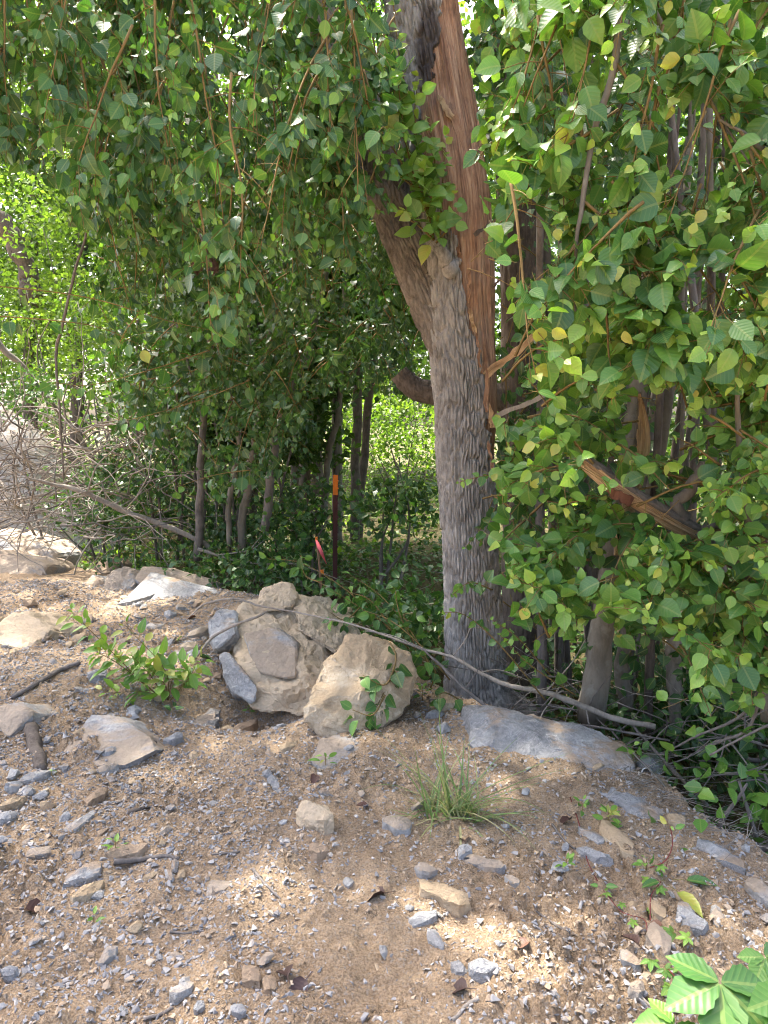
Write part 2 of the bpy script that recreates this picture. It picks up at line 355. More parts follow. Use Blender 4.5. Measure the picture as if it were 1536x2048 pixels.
def build_ground():
    def seg(a, b, n): return np.linspace(a, b, n, endpoint=False)
    ang = np.radians(np.concatenate([seg(-180, -60, 40), seg(-60, -36, 50), seg(-36, 36, 264), seg(36, 60, 50), seg(60, 180, 40)]))
    r = [0.25]
    while r[-1] < 600:
        q = r[-1]; r.append(q * (1.0064 if 1.5 < q < 5 else 1.010 if 1.0 < q < 9 else 1.03 if q < 40 else 1.12))
    r = np.array(r); A, Rr = np.meshgrid(ang, r, indexing='xy')
    x = Rr * np.sin(A); y = Rr * np.cos(A); z = height(x, y)
    n, k = len(r), len(ang)
    V = np.stack([x, y, z], -1).reshape(-1, 3); V = np.vstack([V, [0, 0, float(height(0.0, 0.0))]])
    i, j = np.meshgrid(np.arange(n - 1), np.arange(k), indexing='ij'); j2 = (j + 1) % k
    Q = np.stack([i * k + j, (i + 1) * k + j, (i + 1) * k + j2, i * k + j2], -1).reshape(-1, 4)
    jj = np.arange(k); T = np.stack([np.full(k, n * k), jj, (jj + 1) % k], -1)
    m, N, L, b = nodes('clay_and_forest_floor')
    P = _pos(N); so = N.new('ShaderNodeAttribute'); so.attribute_name = 'soil'
    n1 = _noise(N, L, 1.7, 6, 0.62, P); n2 = _noise(N, L, 26, 8, 0.7, P); n3 = _noise(N, L, 150, 6, 0.72, P); n4 = _noise(N, L, 500, 3, 0.6, P)
    r1 = _ramp(N, [(0.32, (0.27, 0.193, 0.125)), (0.50, (0.445, 0.325, 0.212)), (0.70, (0.64, 0.48, 0.32))])
    L.new(_math(N, L, 'ADD', _math(N, L, 'MULTIPLY', n1.outputs[0], 0.45), _math(N, L, 'MULTIPLY', n2.outputs[0], 0.55)), r1.inputs[0])
    r2 = _ramp(N, [(0.38, (0.42, 0.41, 0.40)), (0.60, (1.18, 1.16, 1.12))]); L.new(n3.outputs[0], r2.inputs[0])
    dirt = _mix(N, L, 0.85, r1.outputs[0], r2.outputs[0], 'MULTIPLY')
    gy = _ramp(N, [(0.545, (0, 0, 0)), (0.60, (1, 1, 1))]); n7 = _noise(N, L, 85, 6, 0.75, P); L.new(n7.outputs[0], gy.inputs[0])
    dirt = _mix(N, L, _math(N, L, 'MULTIPLY', gy.outputs[0], 0.42), dirt, (0.40, 0.385, 0.36))
    fl = _ramp(N, [(0.35, (0.055, 0.040, 0.024)), (0.5, (0.13, 0.10, 0.055)), (0.62, (0.07, 0.11, 0.025)), (0.75, (0.13, 0.18, 0.04))]); L.new(n2.outputs[0], fl.inputs[0])
    L.new(_mix(N, L, so.outputs['Fac'], fl.outputs[0], dirt), b.inputs['Base Color'])
    b.inputs['Roughness'].default_value = 0.95; b.inputs['Specular IOR Level'].default_value = 0.15
    vo = N.new('ShaderNodeTexVoronoi'); vo.feature = 'DISTANCE_TO_EDGE'; vo.inputs['Scale'].default_value = 6.5; vo.inputs['Randomness'].default_value = 1
    vd = N.new('ShaderNodeVectorMath'); vd.operation = 'ADD'; L.new(P, vd.inputs[0]); nd = _noise(N, L, 9, 4, 0.7, P)
    sc = N.new('ShaderNodeVectorMath'); sc.operation = 'SCALE'; L.new(nd.outputs[1], sc.inputs[0]); sc.inputs['Scale'].default_value = 0.16; L.new(sc.outputs[0], vd.inputs[1]); L.new(vd.outputs[0], vo.inputs['Vector'])
    cr = _ramp(N, [(0.0, (0, 0, 0)), (0.028, (1, 1, 1))]); L.new(vo.outputs['Distance'], cr.inputs[0])
    cm = _ramp(N, [(0.50, (1, 1, 1)), (0.60, (0, 0, 0))]); n8 = _noise(N, L, 2.2, 2, 0.5, P); L.new(n8.outputs[0], cm.inputs[0])
    crack = _math(N, L, 'MAXIMUM', cr.outputs[0], cm.outputs[0])
    h = _math(N, L, 'ADD', _math(N, L, 'ADD', _math(N, L, 'MULTIPLY', n2.outputs[0], 0.8), _math(N, L, 'MULTIPLY', n3.outputs[0], 0.45)), _math(N, L, 'ADD', _math(N, L, 'MULTIPLY', n4.outputs[0], 0.12), _math(N, L, 'MULTIPLY', crack, 0.55)))
    L.new(_bump(N, L, h, 1.0, 0.03), b.inputs['Normal'])
    soil = np.append(inside(x, y).ravel(), 1.0)
    o = link('ground', mesh('ground', V, T, Q, (m,), True, {'soil': soil}))
    tag(o, kind='structure')
build_ground()

_tg = np.concatenate([np.linspace(1.2, 6, 700), np.linspace(6, 40, 500)])
def gp(px, py):                               # where the sight line of a photograph pixel meets the ground
    r = ray(px, py); r = r / np.linalg.norm(r); P = np.array([0, 0, CAMZ]) + r * _tg[:, None]
    b = P[:, 2] < height(P[:, 0], P[:, 1], False); i = int(np.argmax(b)) if b.any() else len(_tg) - 1
    lo = max(i - 14, 0); Pq = P[lo:i + 16]; b = Pq[:, 2] < height(Pq[:, 0], Pq[:, 1])
    return Pq[int(np.argmax(b))] if b.any() else P[i]

# ------------------------------------------------------------------ rocks
_ico = {}
def ico(k):
    if k not in _ico:
        bm = bmesh.new(); bmesh.ops.create_icosphere(bm, subdivisions=k, radius=1)
        _ico[k] = (unit(np.array([v.co[:] for v in bm.verts])), np.array([[v.index for v in f.verts] for f in bm.faces])); bm.free()
    return _ico[k]
def hull_planes(P):
    bm = bmesh.new()
    for p in P: bm.verts.new([float(c) for c in p])
    bmesh.ops.convex_hull(bm, input=bm.verts); bm.normal_update()
    c = np.asarray(P, float).mean(0); pl = []
    for f in bm.faces:
        n = np.array(f.normal[:]); d = float(n @ (np.array(f.verts[0].co[:]) - c))
        if d < 0: n, d = -n, -d
        if d > 1e-5 and not any(n @ q[0] > 0.9985 for q in pl): pl.append((n, d))
    bm.free(); return c, pl
def rock_mesh(name, P, mat, edge=0.02, bev=0.03, amp=0.010, sc=9.0, s=0, chip=0.6):
    bm = bmesh.new()
    for p in P: bm.verts.new([float(c) for c in p])
    bmesh.ops.convex_hull(bm, input=bm.verts)
    bmesh.ops.delete(bm, geom=[v for v in bm.verts if not v.link_faces], context='VERTS')
    bmesh.ops.dissolve_limit(bm, angle_limit=0.10, verts=bm.verts, edges=bm.edges)
    if bev: bmesh.ops.bevel(bm, geom=bm.edges[:], offset=bev, segments=1, affect='EDGES', profile=0.5, clamp_overlap=True)
    bmesh.ops.triangulate(bm, faces=bm.faces)
    for _ in range(9):
        long_ = [e for e in bm.edges if e.calc_length() > edge * 1.5]
        if not long_: break
        bmesh.ops.subdivide_edges(bm, edges=long_, cuts=1); bmesh.ops.triangulate(bm, faces=[f for f in bm.faces if len(f.verts) > 3])
    bmesh.ops.recalc_face_normals(bm, faces=bm.faces); bm.normal_update(); bm.verts.index_update()
    V = np.array([v.co[:] for v in bm.verts]); Nn = np.array([v.normal[:] for v in bm.verts]); T = np.array([[v.index for v in f.verts] for f in bm.faces]); bm.free()
    a = V + s * 3.1
    def q(k, o, zz=1.0): return vn(a[:, 0] * sc * k, a[:, 1] * sc * k, a[:, 2] * sc * k * zz + .3, s + o)
    n = 0.8 * q(1, 0) + 0.4 * q(2.3, 1) + 0.25 * q(5.3, 2) + 0.16 * q(11, 5) + 0.10 * q(23, 6)
    st = np.round(2.2 * q(1.1, 3, 2.0) + 0.3 * q(6, 7)) / 2.2
    V = V + Nn * (amp * (n + chip * st))[:, None]
    me = mesh(name, V, T, None, (mat,), True); me.set_sharp_from_angle(angle=math.radians(28)); return me
def rock(name, pts, mat, label, k=4, group=None, cat='rock', p=0, **kw):
    P = np.array([at(*q) if len(q) == 3 else q[:3] for q in pts])
    sz = float(np.ptp(P, axis=0).max()); o = link(name, rock_mesh(name, P, mat, edge=max(0.010, sz / 34), bev=sz * 0.022, **kw)); return tag(o, label, cat, group)
def fit(pts):                                 # set a rock down: move it along its sight lines until its lowest point meets the ground
    low = max(pts, key=lambda q: q[1]); d = gp(low[0], low[1] - 3)[1] - low[2]
    return [(a, b, Y + d) for a, b, Y in pts]
def back(pts, dy, dz=0.0, ground=True):
    if ground: pts = fit(pts)                    # the far side of a rock: the same outline pushed away from the viewer
    out = list(pts)
    for q in pts:
        p = at(*q); out.append((p[0] * 0.97, p[1] + dy, p[2] + dz, 0))
    if ground:
        ym = np.percentile([q[1] for q in pts], 65)
        for q in pts:
            if q[1] >= ym: p = at(*q); out.append((p[0], p[1] + .03, p[2] - .07, 0))
    return out

big = thing('boulder', gp(560, 1440), 'largest boulder, mud-caked with blue-grey broken faces, a flat stone lying on it', 'boulder')
def chunk(name, pts, mat, **kw):
    P = np.array([at(*q) if len(q) == 3 else q[:3] for q in pts]); return link(name, rock_mesh(name, P, mat, **kw), big)
chunk('body', [(470, 1395, 3.90), (510, 1420, 3.80), (600, 1432, 3.76), (668, 1400, 3.84), (450, 1250, 4.35), (470, 1325, 4.02), (486, 1215, 4.55), (520, 1196, 4.66), (560, 1190, 4.75), (640, 1196, 4.9), (690, 1226, 4.85), (722, 1300, 4.5), (715, 1350, 4.2), (470, 1330, 5.2), (700, 1330, 5.3), (590, 1390, 5.2), (600, 1330, 3.96), (500, 1360, 3.90)], R_MUD, edge=0.020, bev=0.012, amp=0.028, sc=8.0, s=3, chip=0.8)
chunk('grey_face', [(415, 1238, 4.32), (440, 1216, 4.42), (478, 1222, 4.40), (470, 1268, 4.16), (432, 1300, 4.12), (420, 1275, 4.2), (480, 1300, 4.4), (430, 1310, 4.5), (440, 1250, 4.7)], R_BLUE, edge=0.010, bev=0.012, amp=0.014, sc=8, s=5)
chunk('grey_face', [(437, 1310, 4.06), (452, 1302, 4.06), (478, 1340, 3.92), (516, 1378, 3.80), (508, 1402, 3.77), (470, 1392, 3.86), (446, 1356, 3.96), (500, 1360, 4.1), (470, 1400, 4.2), (450, 1330, 4.3)], R_BLUE, edge=0.010, bev=0.010, amp=0.012, sc=8, s=6)
chunk('crag', [(518, 1206, 4.5), (528, 1174, 4.62), (560, 1166, 4.66), (590, 1172, 4.66), (598, 1196, 4.56), (570, 1216, 4.46), (530, 1222, 4.45), (560, 1210, 4.95), (600, 1215, 4.95), (525, 1215, 4.9)], R_MUD, edge=0.010, bev=0.012, amp=0.016, sc=13, s=7, chip=0.9)
chunk('crag', [(585, 1205, 4.55), (630, 1188, 4.7), (700, 1222, 4.68), (725, 1275, 4.4), (690, 1320, 4.15), (600, 1262, 4.26), (640, 1250, 4.9), (700, 1260, 4.9), (610, 1240, 4.9)], R_MUD, edge=0.012, bev=0.016, amp=0.020, sc=12, s=8, chip=0.9)
rock('boulder', back([(607, 1425, 3.46), (640, 1458, 3.42), (700, 1470, 3.40), (762, 1462, 3.42), (818, 1405, 3.55), (834, 1345, 3.68), (815, 1306, 3.76), (772, 1280, 3.82), (738, 1268, 3.84), (690, 1274, 3.82), (655, 1318, 3.70), (735, 1372, 3.50)], 0.34, -0.12),
     R_TAN, 'rounded tan boulder standing in front of the largest boulder', 6, cat='boulder', p=22, amp=0.017, sc=13.0, s=11, chip=0.8)
rock('flat_stone', back([(484, 1268, 4.16), (545, 1252, 4.19), (594, 1286, 4.08), (592, 1354, 3.90), (572, 1358, 3.885), (518, 1346, 3.93), (500, 1310, 4.03)], 0.16, -0.06, False),
     R_BLUE_D, 'flat grey angular stone lying on the largest boulder', 5, cat='stone', p=40, amp=0.010, sc=7, s=21)
rock('long_rock', back([(934, 1505, 3.22), (945, 1424, 3.42), (1000, 1420, 3.44), (1060, 1440, 3.40), (1120, 1458, 3.33), (1200, 1466, 3.27), (1254, 1502, 3.12), (1272, 1528, 3.02), (1252, 1548, 2.98), (1100, 1522, 3.10), (956, 1508, 3.20)], 0.22, -0.08),
     R_BLUE, 'long blue-grey limestone rock at the edge of the dirt in front of the brush', 6, p=26, amp=0.022, sc=5, s=31)
rock('half_buried_rock', [(618, 1520, 3.1), (640, 1478, 3.28), (700, 1462, 3.36), (790, 1466, 3.34), (812, 1510, 3.14), (806, 1550, 3.0), (720, 1560, 2.97), (650, 1548, 3.0), (700, 1600, 3.15), (760, 1600, 3.2), (700, 1500, 3.12)],
     R_BLUE_D, 'flat half-buried grey-tan rock below the tan boulder', 5, p=22, amp=0.016, sc=6, s=41)
rock('pointed_rock', back([(118, 1520, 3.12), (160, 1455, 3.32), (182, 1426, 3.42), (215, 1432, 3.40), (300, 1472, 3.22), (312, 1500, 3.12), (250, 1530, 3.04), (170, 1532, 3.05)], 0.26, -0.12),
     R_BLUE_D, 'pointed blue-grey and tan rock in the dirt below the leafy seedling', 5, p=30, amp=0.015, sc=6, s=51)
rock('rock', back([(-30, 1470, 3.3), (-20, 1415, 3.46), (40, 1406, 3.5), (62, 1428, 3.4), (20, 1470, 3.28)], 0.2, -0.08), R_PALE, 'pale rock cut by the left edge beside the leafy seedling', 4, s=61)
rock('slab', back([(238, 1206, 5.72), (272, 1180, 6.0), (300, 1142, 6.34), (365, 1160, 6.2), (460, 1185, 5.95), (440, 1196, 5.85), (330, 1208, 5.72)], 0.25, -0.14),
     R_BLUE, 'long wedge-shaped blue-grey slab lying at the bank edge by the woods', 5, p=40, amp=0.006, sc=6, s=71)
rock('slab', back([(265, 1160, 6.55), (282, 1132, 6.75), (340, 1136, 6.75), (424, 1156, 6.6), (420, 1178, 6.45), (300, 1180, 6.45)], 0.22, -0.1), R_BLUE_D, 'low grey slab behind the long wedge-shaped slab', 5, p=36, amp=0.008, sc=6, s=81)
rock('slab', back([(-60, 1062, 6.9), (0, 1064, 6.9), (78, 1082, 6.7), (88, 1092, 6.6), (112, 1110, 6.5), (100, 1140, 6.4), (-60, 1110, 6.5)], 0.5, -0.05), R_BLUE_D, 'upper grey slab of the two stacked at the bank by the brush pile', 5, p=40, amp=0.016, sc=5, s=91)
rock('slab', back([(-60, 1100, 6.35), (10, 1102, 6.35), (66, 1118, 6.25), (92, 1132, 6.15), (86, 1152, 6.05), (30, 1152, 6.02), (-60, 1140, 6.1)], 0.5, -0.1), R_BLUE_D, 'lower grey slab with a broken edge under another slab by the brush pile', 5, p=40, amp=0.018, sc=5, s=101)
rock('stone', back([(186, 1136, 6.22), (196, 1120, 6.3), (222, 1114, 6.32), (236, 1126, 6.26), (230, 1142, 6.2), (204, 1152, 6.15)], 0.2, -0.05), R_BROWN, 'brown-grey cube-like stone perched beside the white stone', 4, cat='stone', p=36, s=111)
rock('stone', back([(204, 1178, 5.98), (212, 1150, 6.1), (240, 1132, 6.2), (262, 1140, 6.15), (272, 1168, 6.0), (250, 1186, 5.92)], 0.22, -0.08), R_PALE, 'whitish rough stone beside the wedge-shaped slab', 4, cat='stone', amp=0.02, s=121)
rock('stone', back([(170, 1165, 6.05), (184, 1148, 6.15), (200, 1158, 6.1), (196, 1180, 5.98), (176, 1178, 6.0)], 0.16, -0.05), R_BLUE, 'small grey stone beside the whitish stone', 4, cat='stone', s=131)
rock('rock', back([(-40, 1290, 5.0), (10, 1232, 5.35), (60, 1226, 5.4), (110, 1258, 5.2), (60, 1300, 4.9)], 0.4, -0.12), R_MUD, 'crumbling mud-covered rock mound behind the leafy seedling', 5, amp=0.03, sc=5, s=141)
rock('stone', back([(1186, 1580, 2.9), (1240, 1568, 2.98), (1290, 1590, 2.92), (1332, 1626, 2.78), (1322, 1642, 2.72), (1256, 1622, 2.78)], 0.16, -0.07), R_BLUE, 'flat blue-grey stone just below the plastic bottle', 5, cat='stone', p=34, s=151)
FLATS = [  # x0 y0 x1 y1 width lie long axis; colour; height; label
    (1200, 1652, 1266, 1722, 44, R_TAN, 0.05, 'tan wedge-shaped stone in the dirt right of the grass tuft'),
    (1158, 1662, 1208, 1692, 30, R_BLUE, 0.03, 'thin grey flake beside the tan wedge-shaped stone'),
    (1156, 1704, 1226, 1722, 26, R_BLUE, 0.03, 'flat grey stone just below the thin grey flake'),
    (1396, 1688, 1486, 1748, 46, R_BLUE, 0.05, 'grey stone lying under the long bare vine stem'),
    (1500, 1770, 1560, 1830, 40, R_BLUE_D, 0.06, 'grey stone cut by the right edge below the vine stem'),
    (1362, 1820, 1398, 1872, 46, R_BLUE, 0.05, 'broad blue-grey stone above the big creeper leaf'),
    (1298, 1812, 1330, 1840, 26, R_TAN, 0.03, 'small tan oval stone above the big creeper leaf'),
    (1425, 1822, 1446, 1855, 24, R_PALE, 0.03, 'small pale stone right of the broad blue-grey stone'),
    (832, 1772, 942, 1826, 52, R_TAN, 0.055, 'long tan flat stone with pointed end in the middle of the dirt'),
    (818, 1852, 876, 1830, 30, R_BLUE, 0.035, 'grey angular flake below the long tan flat stone'),
    (594, 1624, 668, 1668, 56, R_MUD, 0.09, 'round lumpy muddy rock with crumbled clods beside it'),
    (616, 1700, 652, 1716, 34, R_BROWN, 0.05, 'brown clod in front of the lumpy muddy rock'),
    (766, 1640, 826, 1668, 50, R_PALE, 0.035, 'flat tan-grey stone left of the grass tuft'),
    (116, 1690, 188, 1630, 28, R_PALE, 0.045, 'long thin grey-tan stone lying diagonally in the stony dirt'),
    (124, 1778, 206, 1738, 46, R_BLUE, 0.055, 'blue-grey stone touching the pale tan stone at lower left'),
    (146, 1806, 210, 1778, 30, R_TAN, 0.05, 'pale tan stone in front of the blue-grey stone at lower left'),
    (36, 1566, 100, 1552, 24, R_PALE, 0.045, 'flat pale stone below the pointed rock'),
    (32, 1592, 70, 1584, 28, R_PALE, 0.045, 'rounded grey-pink stone in the stony dirt at the left'),
    (0, 1622, 48, 1604, 26, R_TAN, 0.045, 'pale yellow stone cut by the left edge'),
    (2, 1650, 30, 1632, 26, R_BLUE, 0.05, 'dark blue-grey stone at the left edge'),
    (170, 1612, 216, 1582, 26, R_BROWN, 0.04, 'brown-pink stone right of the long thin stone'),
    (206, 1720, 300, 1696, 34, R_BROWN, 0.04, 'brown half-buried stone by the grey twig'),
    (45, 1714, 108, 1706, 26, R_PALE, 0.03, 'flat grey stone behind the grass blades at lower left'),
    (934, 1950, 996, 1936, 44, R_BLUE, 0.045, 'broad blue-grey stone in the near dirt'),
    (902, 1936, 938, 1950, 26, R_BLUE, 0.03, 'small grey stone left of the broad blue-grey stone'),
    (854, 1866, 884, 1900, 22, R_BLUE, 0.03, 'narrow blue-grey upright flake in the sunlit dirt'),
    (1240, 1912, 1284, 1942, 36, R_BLUE, 0.04, 'grey flat stone beside a dark dead leaf'),
    (1306, 1860, 1330, 1912, 40, R_BLUE_D, 0.045, 'grey slab half covered by dirt left of the big creeper leaf'),
    (536, 1548, 556, 1586, 24, R_BLUE, 0.03, 'narrow blue-grey flake standing in the middle of the dirt'),
    (920, 1716, 1012, 1744, 34, R_BLUE_D, 0.035, 'low grey half-buried stone below the grass tuft'),
    (828, 1738, 872, 1752, 34, R_PALE, 0.04, 'grey stone just above the long tan flat stone'),
    (920, 1722, 938, 1700, 24, R_BLUE, 0.045, 'upright grey stone under the grass tuft'),
    (340, 2004, 385, 1972, 34, R_PALE, 0.04, 'chalk-white stone in the near dirt'),
    (362, 1990, 380, 1964, 28, R_PALE, 0.04, 'chalk-white stone behind another white stone in the near dirt'),
    (330, 1482, 440, 1444, 40, R_BLUE_D, 0.06, 'long grey rubble stone in front of the pit'),
    (400, 1440, 445, 1432, 32, R_PALE, 0.06, 'pale grey rubble stone under the largest boulder'),
    (326, 1490, 366, 1476, 24, R_BLUE, 0.05, 'small blue stone in front of the rubble by the pit'),
    (390, 1462, 440, 1452, 28, R_BLUE, 0.05, 'blue-grey stone in front of the pit'),
    (450, 1462, 520, 1456, 26, R_BROWN, 0.045, 'dirt-coloured stone under the largest boulder'),
    (560, 1508, 592, 1488, 22, R_TAN, 0.045, 'tan pebble-like stone left of the half-buried rock'),
    (850, 1436, 888, 1430, 22, R_PALE, 0.05, 'small white stone behind the grass tuft'),
    (880, 1400, 905, 1420, 40, R_TAN, 0.07, 'rough tan stone between the tan boulder and the trunk'),
    (1330, 1640, 1372, 1652, 30, R_TAN, 0.04, 'tan stone below the flat stone by the plastic bottle'),
    (205, 1510, 240, 1502, 30, R_BLUE, 0.04, 'blue-grey stone in front of the pointed rock'),
    (330, 1240, 350, 1228, 24, R_BLUE, 0.07, 'small blue stone in front of the wedge-shaped slab'),
    (350, 1222, 372, 1215, 26, R_PALE, 0.06, 'pale stone right of the small blue stone'),
    (238, 1212, 310, 1196, 26, R_BLUE, 0.07, 'blue-grey flake against the wedge-shaped slab'),
    (205, 1228, 240, 1200, 22, R_BROWN, 0.05, 'brown stone on the loose soil by the whitish stone'),
    (376, 1275, 416, 1262, 30, R_PALE, 0.06, 'grey stone left of the largest boulder'),
    (364, 1296, 392, 1300, 40, R_MUD, 0.06, 'muddy stone by the fallen stick beside the largest boulder'),
    (176, 1352, 215, 1360, 34, R_BLUE, 0.06, 'blue-grey stone under the leafy seedling'),
    (196, 1548, 236, 1536, 22, R_PALE, 0.04, 'grey-white stone at the foot of the pointed rock'),
    (1010, 1760, 1040, 1770, 20, R_PALE, 0.03, 'pale stone right of the grass tuft in the dry soil'),
    (688, 1760, 706, 1775, 24, R_PALE, 0.02, 'thin light-grey flake in the bright dirt'),
    (415, 1780, 460, 1772, 36, R_PALE, 0.02, 'light grey flat flake beside the bright soil patch'),
    (484, 1950, 520, 1976, 36, R_BROWN, 0.05, 'brown stone beside two dark dead leaves'),
    (524, 1990, 552, 1970, 34, R_BROWN, 0.045, 'brown round stone behind the dead leaves'),
    (388, 2014, 408, 2030, 24, R_BLUE, 0.035, 'blue-grey stone at the bottom edge below the white stones'),
    (466, 2020, 486, 2040, 22, R_BLUE, 0.035, 'narrow blue stone at the bottom edge'),
    (204, 1938, 232, 1900, 22, R_PALE, 0.04, 'upright pale grey stone in the stony lower left'),
    (0, 1955, 36, 1948, 24, R_BLUE, 0.035, 'dark grey flat stone at the left edge near the bottom'),
    (1256, 1978, 1290, 1998, 34, R_PALE, 0.04, 'pale stone left of the creeper leaves at the bottom'),
]
for i, (x0, y0, x1, y1, w, mat, hgt, lab) in enumerate(FLATS):
    A, B = gp(x0, y0), gp(x1, y1); c = (A + B) / 2; ax = B - A; ax[2] *= 0.3
    ln = max(np.linalg.norm(ax), 0.03); ax = ax / ln; wd = w * np.linalg.norm(c - [0, 0, CAMZ]) / F * 0.75
    sd = unit(np.cross([0, 0, 1], ax)); r_ = np.random.default_rng(500 + i); P = []
    for t in np.linspace(0, 2 * math.pi, 8, endpoint=False) + r_.uniform(-.25, .25, 8):
        e = r_.uniform(0.82, 1.12); q = c + ax * math.cos(t) * ln * 0.5 * e + sd * math.sin(t) * wd * 0.62 * e
        P.append(q + [0, 0, hgt * r_.uniform(0.25, 0.62)]); P.append(q * 1.0 + (c - q) * -0.05 + [0, 0, -hgt * 0.7])
    P.append(c + ax * r_.uniform(-.2, .2) * ln + [0, 0, hgt * 0.8]); P.append(c + sd * r_.uniform(-.2, .2) * wd + [0, 0, hgt * 0.75])
    nm = 'clod' if 'clod' in lab.split(' in ')[0] else 'stone'
    o = link(nm, rock_mesh(nm, np.array(P), mat, edge=max(0.006, ln / 18), bev=0.0, amp=min(0.008, 0.09 * hgt + 0.0015), sc=24, s=200 + i)); tag(o, lab, 'stone')

# loose stones: templates of a dozen faces, then the largest as things and the rest as gravel
def small_hull(r_, n, flat):
    P = unit(r_.normal(size=(n, 3))) * r_.uniform(0.8, 1.0, (n, 1)) * np.array([1.0, r_.uniform(.55, .9), flat]) * 0.5
    bm = bmesh.new()
    for p in P: bm.verts.new(p)
    g = bmesh.ops.convex_hull(bm, input=bm.verts)
    bmesh.ops.delete(bm, geom=[v for v in bm.verts if not v.link_faces], context='VERTS')
    bmesh.ops.triangulate(bm, faces=bm.faces); bm.verts.index_update()
    V = np.array([v.co[:] for v in bm.verts]); T = np.array([[v.index for v in f.verts] for f in bm.faces]); bm.free(); return V, T
_r = np.random.default_rng(3)
TPL = [small_hull(_r, n, f) for n, f in [(14, .5), (13, .42), (15, .6), (12, .35), (14, .45), (13, .55), (15, .4), (12, .62)]]
TPM = [small_hull(_r, n, f) for n, f in [(8, .5), (8, .42), (7, .6), (8, .38), (8, .5), (7, .65)]]
TPS = [small_hull(_r, n, f) for n, f in [(6, .6), (7, .5), (6, .7), (7, .6), (6, .6)]]
def stony(x, y):                              # how much loose stone lies here
    px, py, _ = proj(np.stack([x, y, np.zeros_like(x)], -1))
    return 0.55 + 0.9 * smooth(760, 100, px) + 0.5 * smooth(1650, 2000, py) + 0.35 * smooth(1250, 1150, py) + 0.75 * vn(x * 1.7, y * 1.7, 0, 41) + 0.45 * vn(x * 5, y * 5, 0, 42)
def scatter(n, xr, yr):
    x = _r.uniform(*xr, n); y = _r.uniform(*yr, n)
    k = (_r.uniform(0, 1.5, n) < stony(x, y)) & (inside(x, y) > 0.55); return x[k], y[k]
def quat_m(r_, n, tilt=0.5):
    a = r_.uniform(0, 2 * math.pi, n); tx, ty = r_.normal(0, tilt, n), r_.normal(0, tilt, n)
    ca, sa, cx, sx, cy, sy = np.cos(a), np.sin(a), np.cos(tx), np.sin(tx), np.cos(ty), np.sin(ty); z = np.zeros(n); o = np.ones(n)
    Rz = np.stack([ca, -sa, z, sa, ca, z, z, z, o], -1).reshape(n, 3, 3); Rx = np.stack([o, z, z, z, cx, -sx, z, sx, cx], -1).reshape(n, 3, 3); Ry = np.stack([cy, z, sy, z, o, z, -sy, z, cy], -1).reshape(n, 3, 3)
    return Rx @ Ry @ Rz
def gravel(mb, tpl, x, y, size, tint, sink=0.12, tilt=0.4, z=None):
    n = len(x); Rm = quat_m(_r, n, tilt); z = height(x, y) if z is None else z; which = _r.integers(0, len(tpl), n)
    for w, (V, T) in enumerate(tpl):
        m = np.where(which == w)[0]
        if not len(m): continue
        P = np.einsum('nij,vj->nvi', Rm[m], V) * size[m, None, None]; P += np.stack([x[m], y[m], z[m] + size[m] * sink], -1)[:, None]
        TT = T[None] + (np.arange(len(m)) * len(V))[:, None, None]
        mb.add(P.reshape(-1, 3), TT.reshape(-1, 3), None, tint=np.repeat(tint[m], len(V)))
def in_view(x, y, m=180):
    px, py, _ = proj(np.stack([x, y, np.zeros_like(x)], -1)); return (px > -m) & (px < 1536 + m) & (py < 2048 + m)
def tints(x, y):
    px, py, _ = proj(np.stack([x, y, np.zeros_like(x)], -1)); return _r.uniform(0, 1, len(x)) ** (1.15 + 1.0 * smooth(900, 200, px))
g = MB()
for (a, b, w, hh) in [(450, 1395, 40, 40), (560, 1438, 140, 14), (700, 1472, 90, 10), (640, 1462, 40, 12), (215, 1532, 110, 12), (30, 1476, 60, 12), (1100, 1556, 170, 14), (960, 1512, 40, 16), (720, 1562, 110, 12), (350, 1212, 130, 10), (60, 1156, 110, 10), (220, 1186, 60, 10), (630, 1682, 70, 12), (1270, 1640, 70, 12)]:
    C = np.array([gp(a + _r.uniform(-w, w), b + abs(_r.normal(0, hh))) for _ in range(26)]); gravel(g, TPM, C[:, 0], C[:, 1], _r.uniform(.012, .04, 26), _r.uniform(.35, .95, 26), 0.0)
x, y = scatter(150000, (-4.2, 2.6), (1.35, 6.9)); k = in_view(x, y); x, y = x[k], y[k]; gravel(g, TPS, x, y, 0.011 + 0.018 * _r.uniform(0, 1, len(x)) ** 2.2, tints(x, y), 0.02)
x, y = scatter(62000, (-4.2, 2.6), (1.35, 6.9)); k = in_view(x, y); x, y = x[k], y[k]; gravel(g, TPM, x, y, 0.017 + 0.026 * _r.uniform(0, 1, len(x)) ** 2.5, tints(x, y), 0.02)
x, y = scatter(8000, (-3.2, 2.2), (1.3, 5.2)); k = in_view(x, y); x, y = x[k], y[k]; gravel(g, TPS, x, y, 0.005 + 0.012 * _r.uniform(0, 1, len(x)) ** 2, _r.uniform(0.55, 0.88, len(x)), 0.08)
tag(g.build('gravel', M_GRAVEL, None, False), 'fine mixed grey and tan gravel strewn over the dirt bank', 'gravel', kind='stuff')

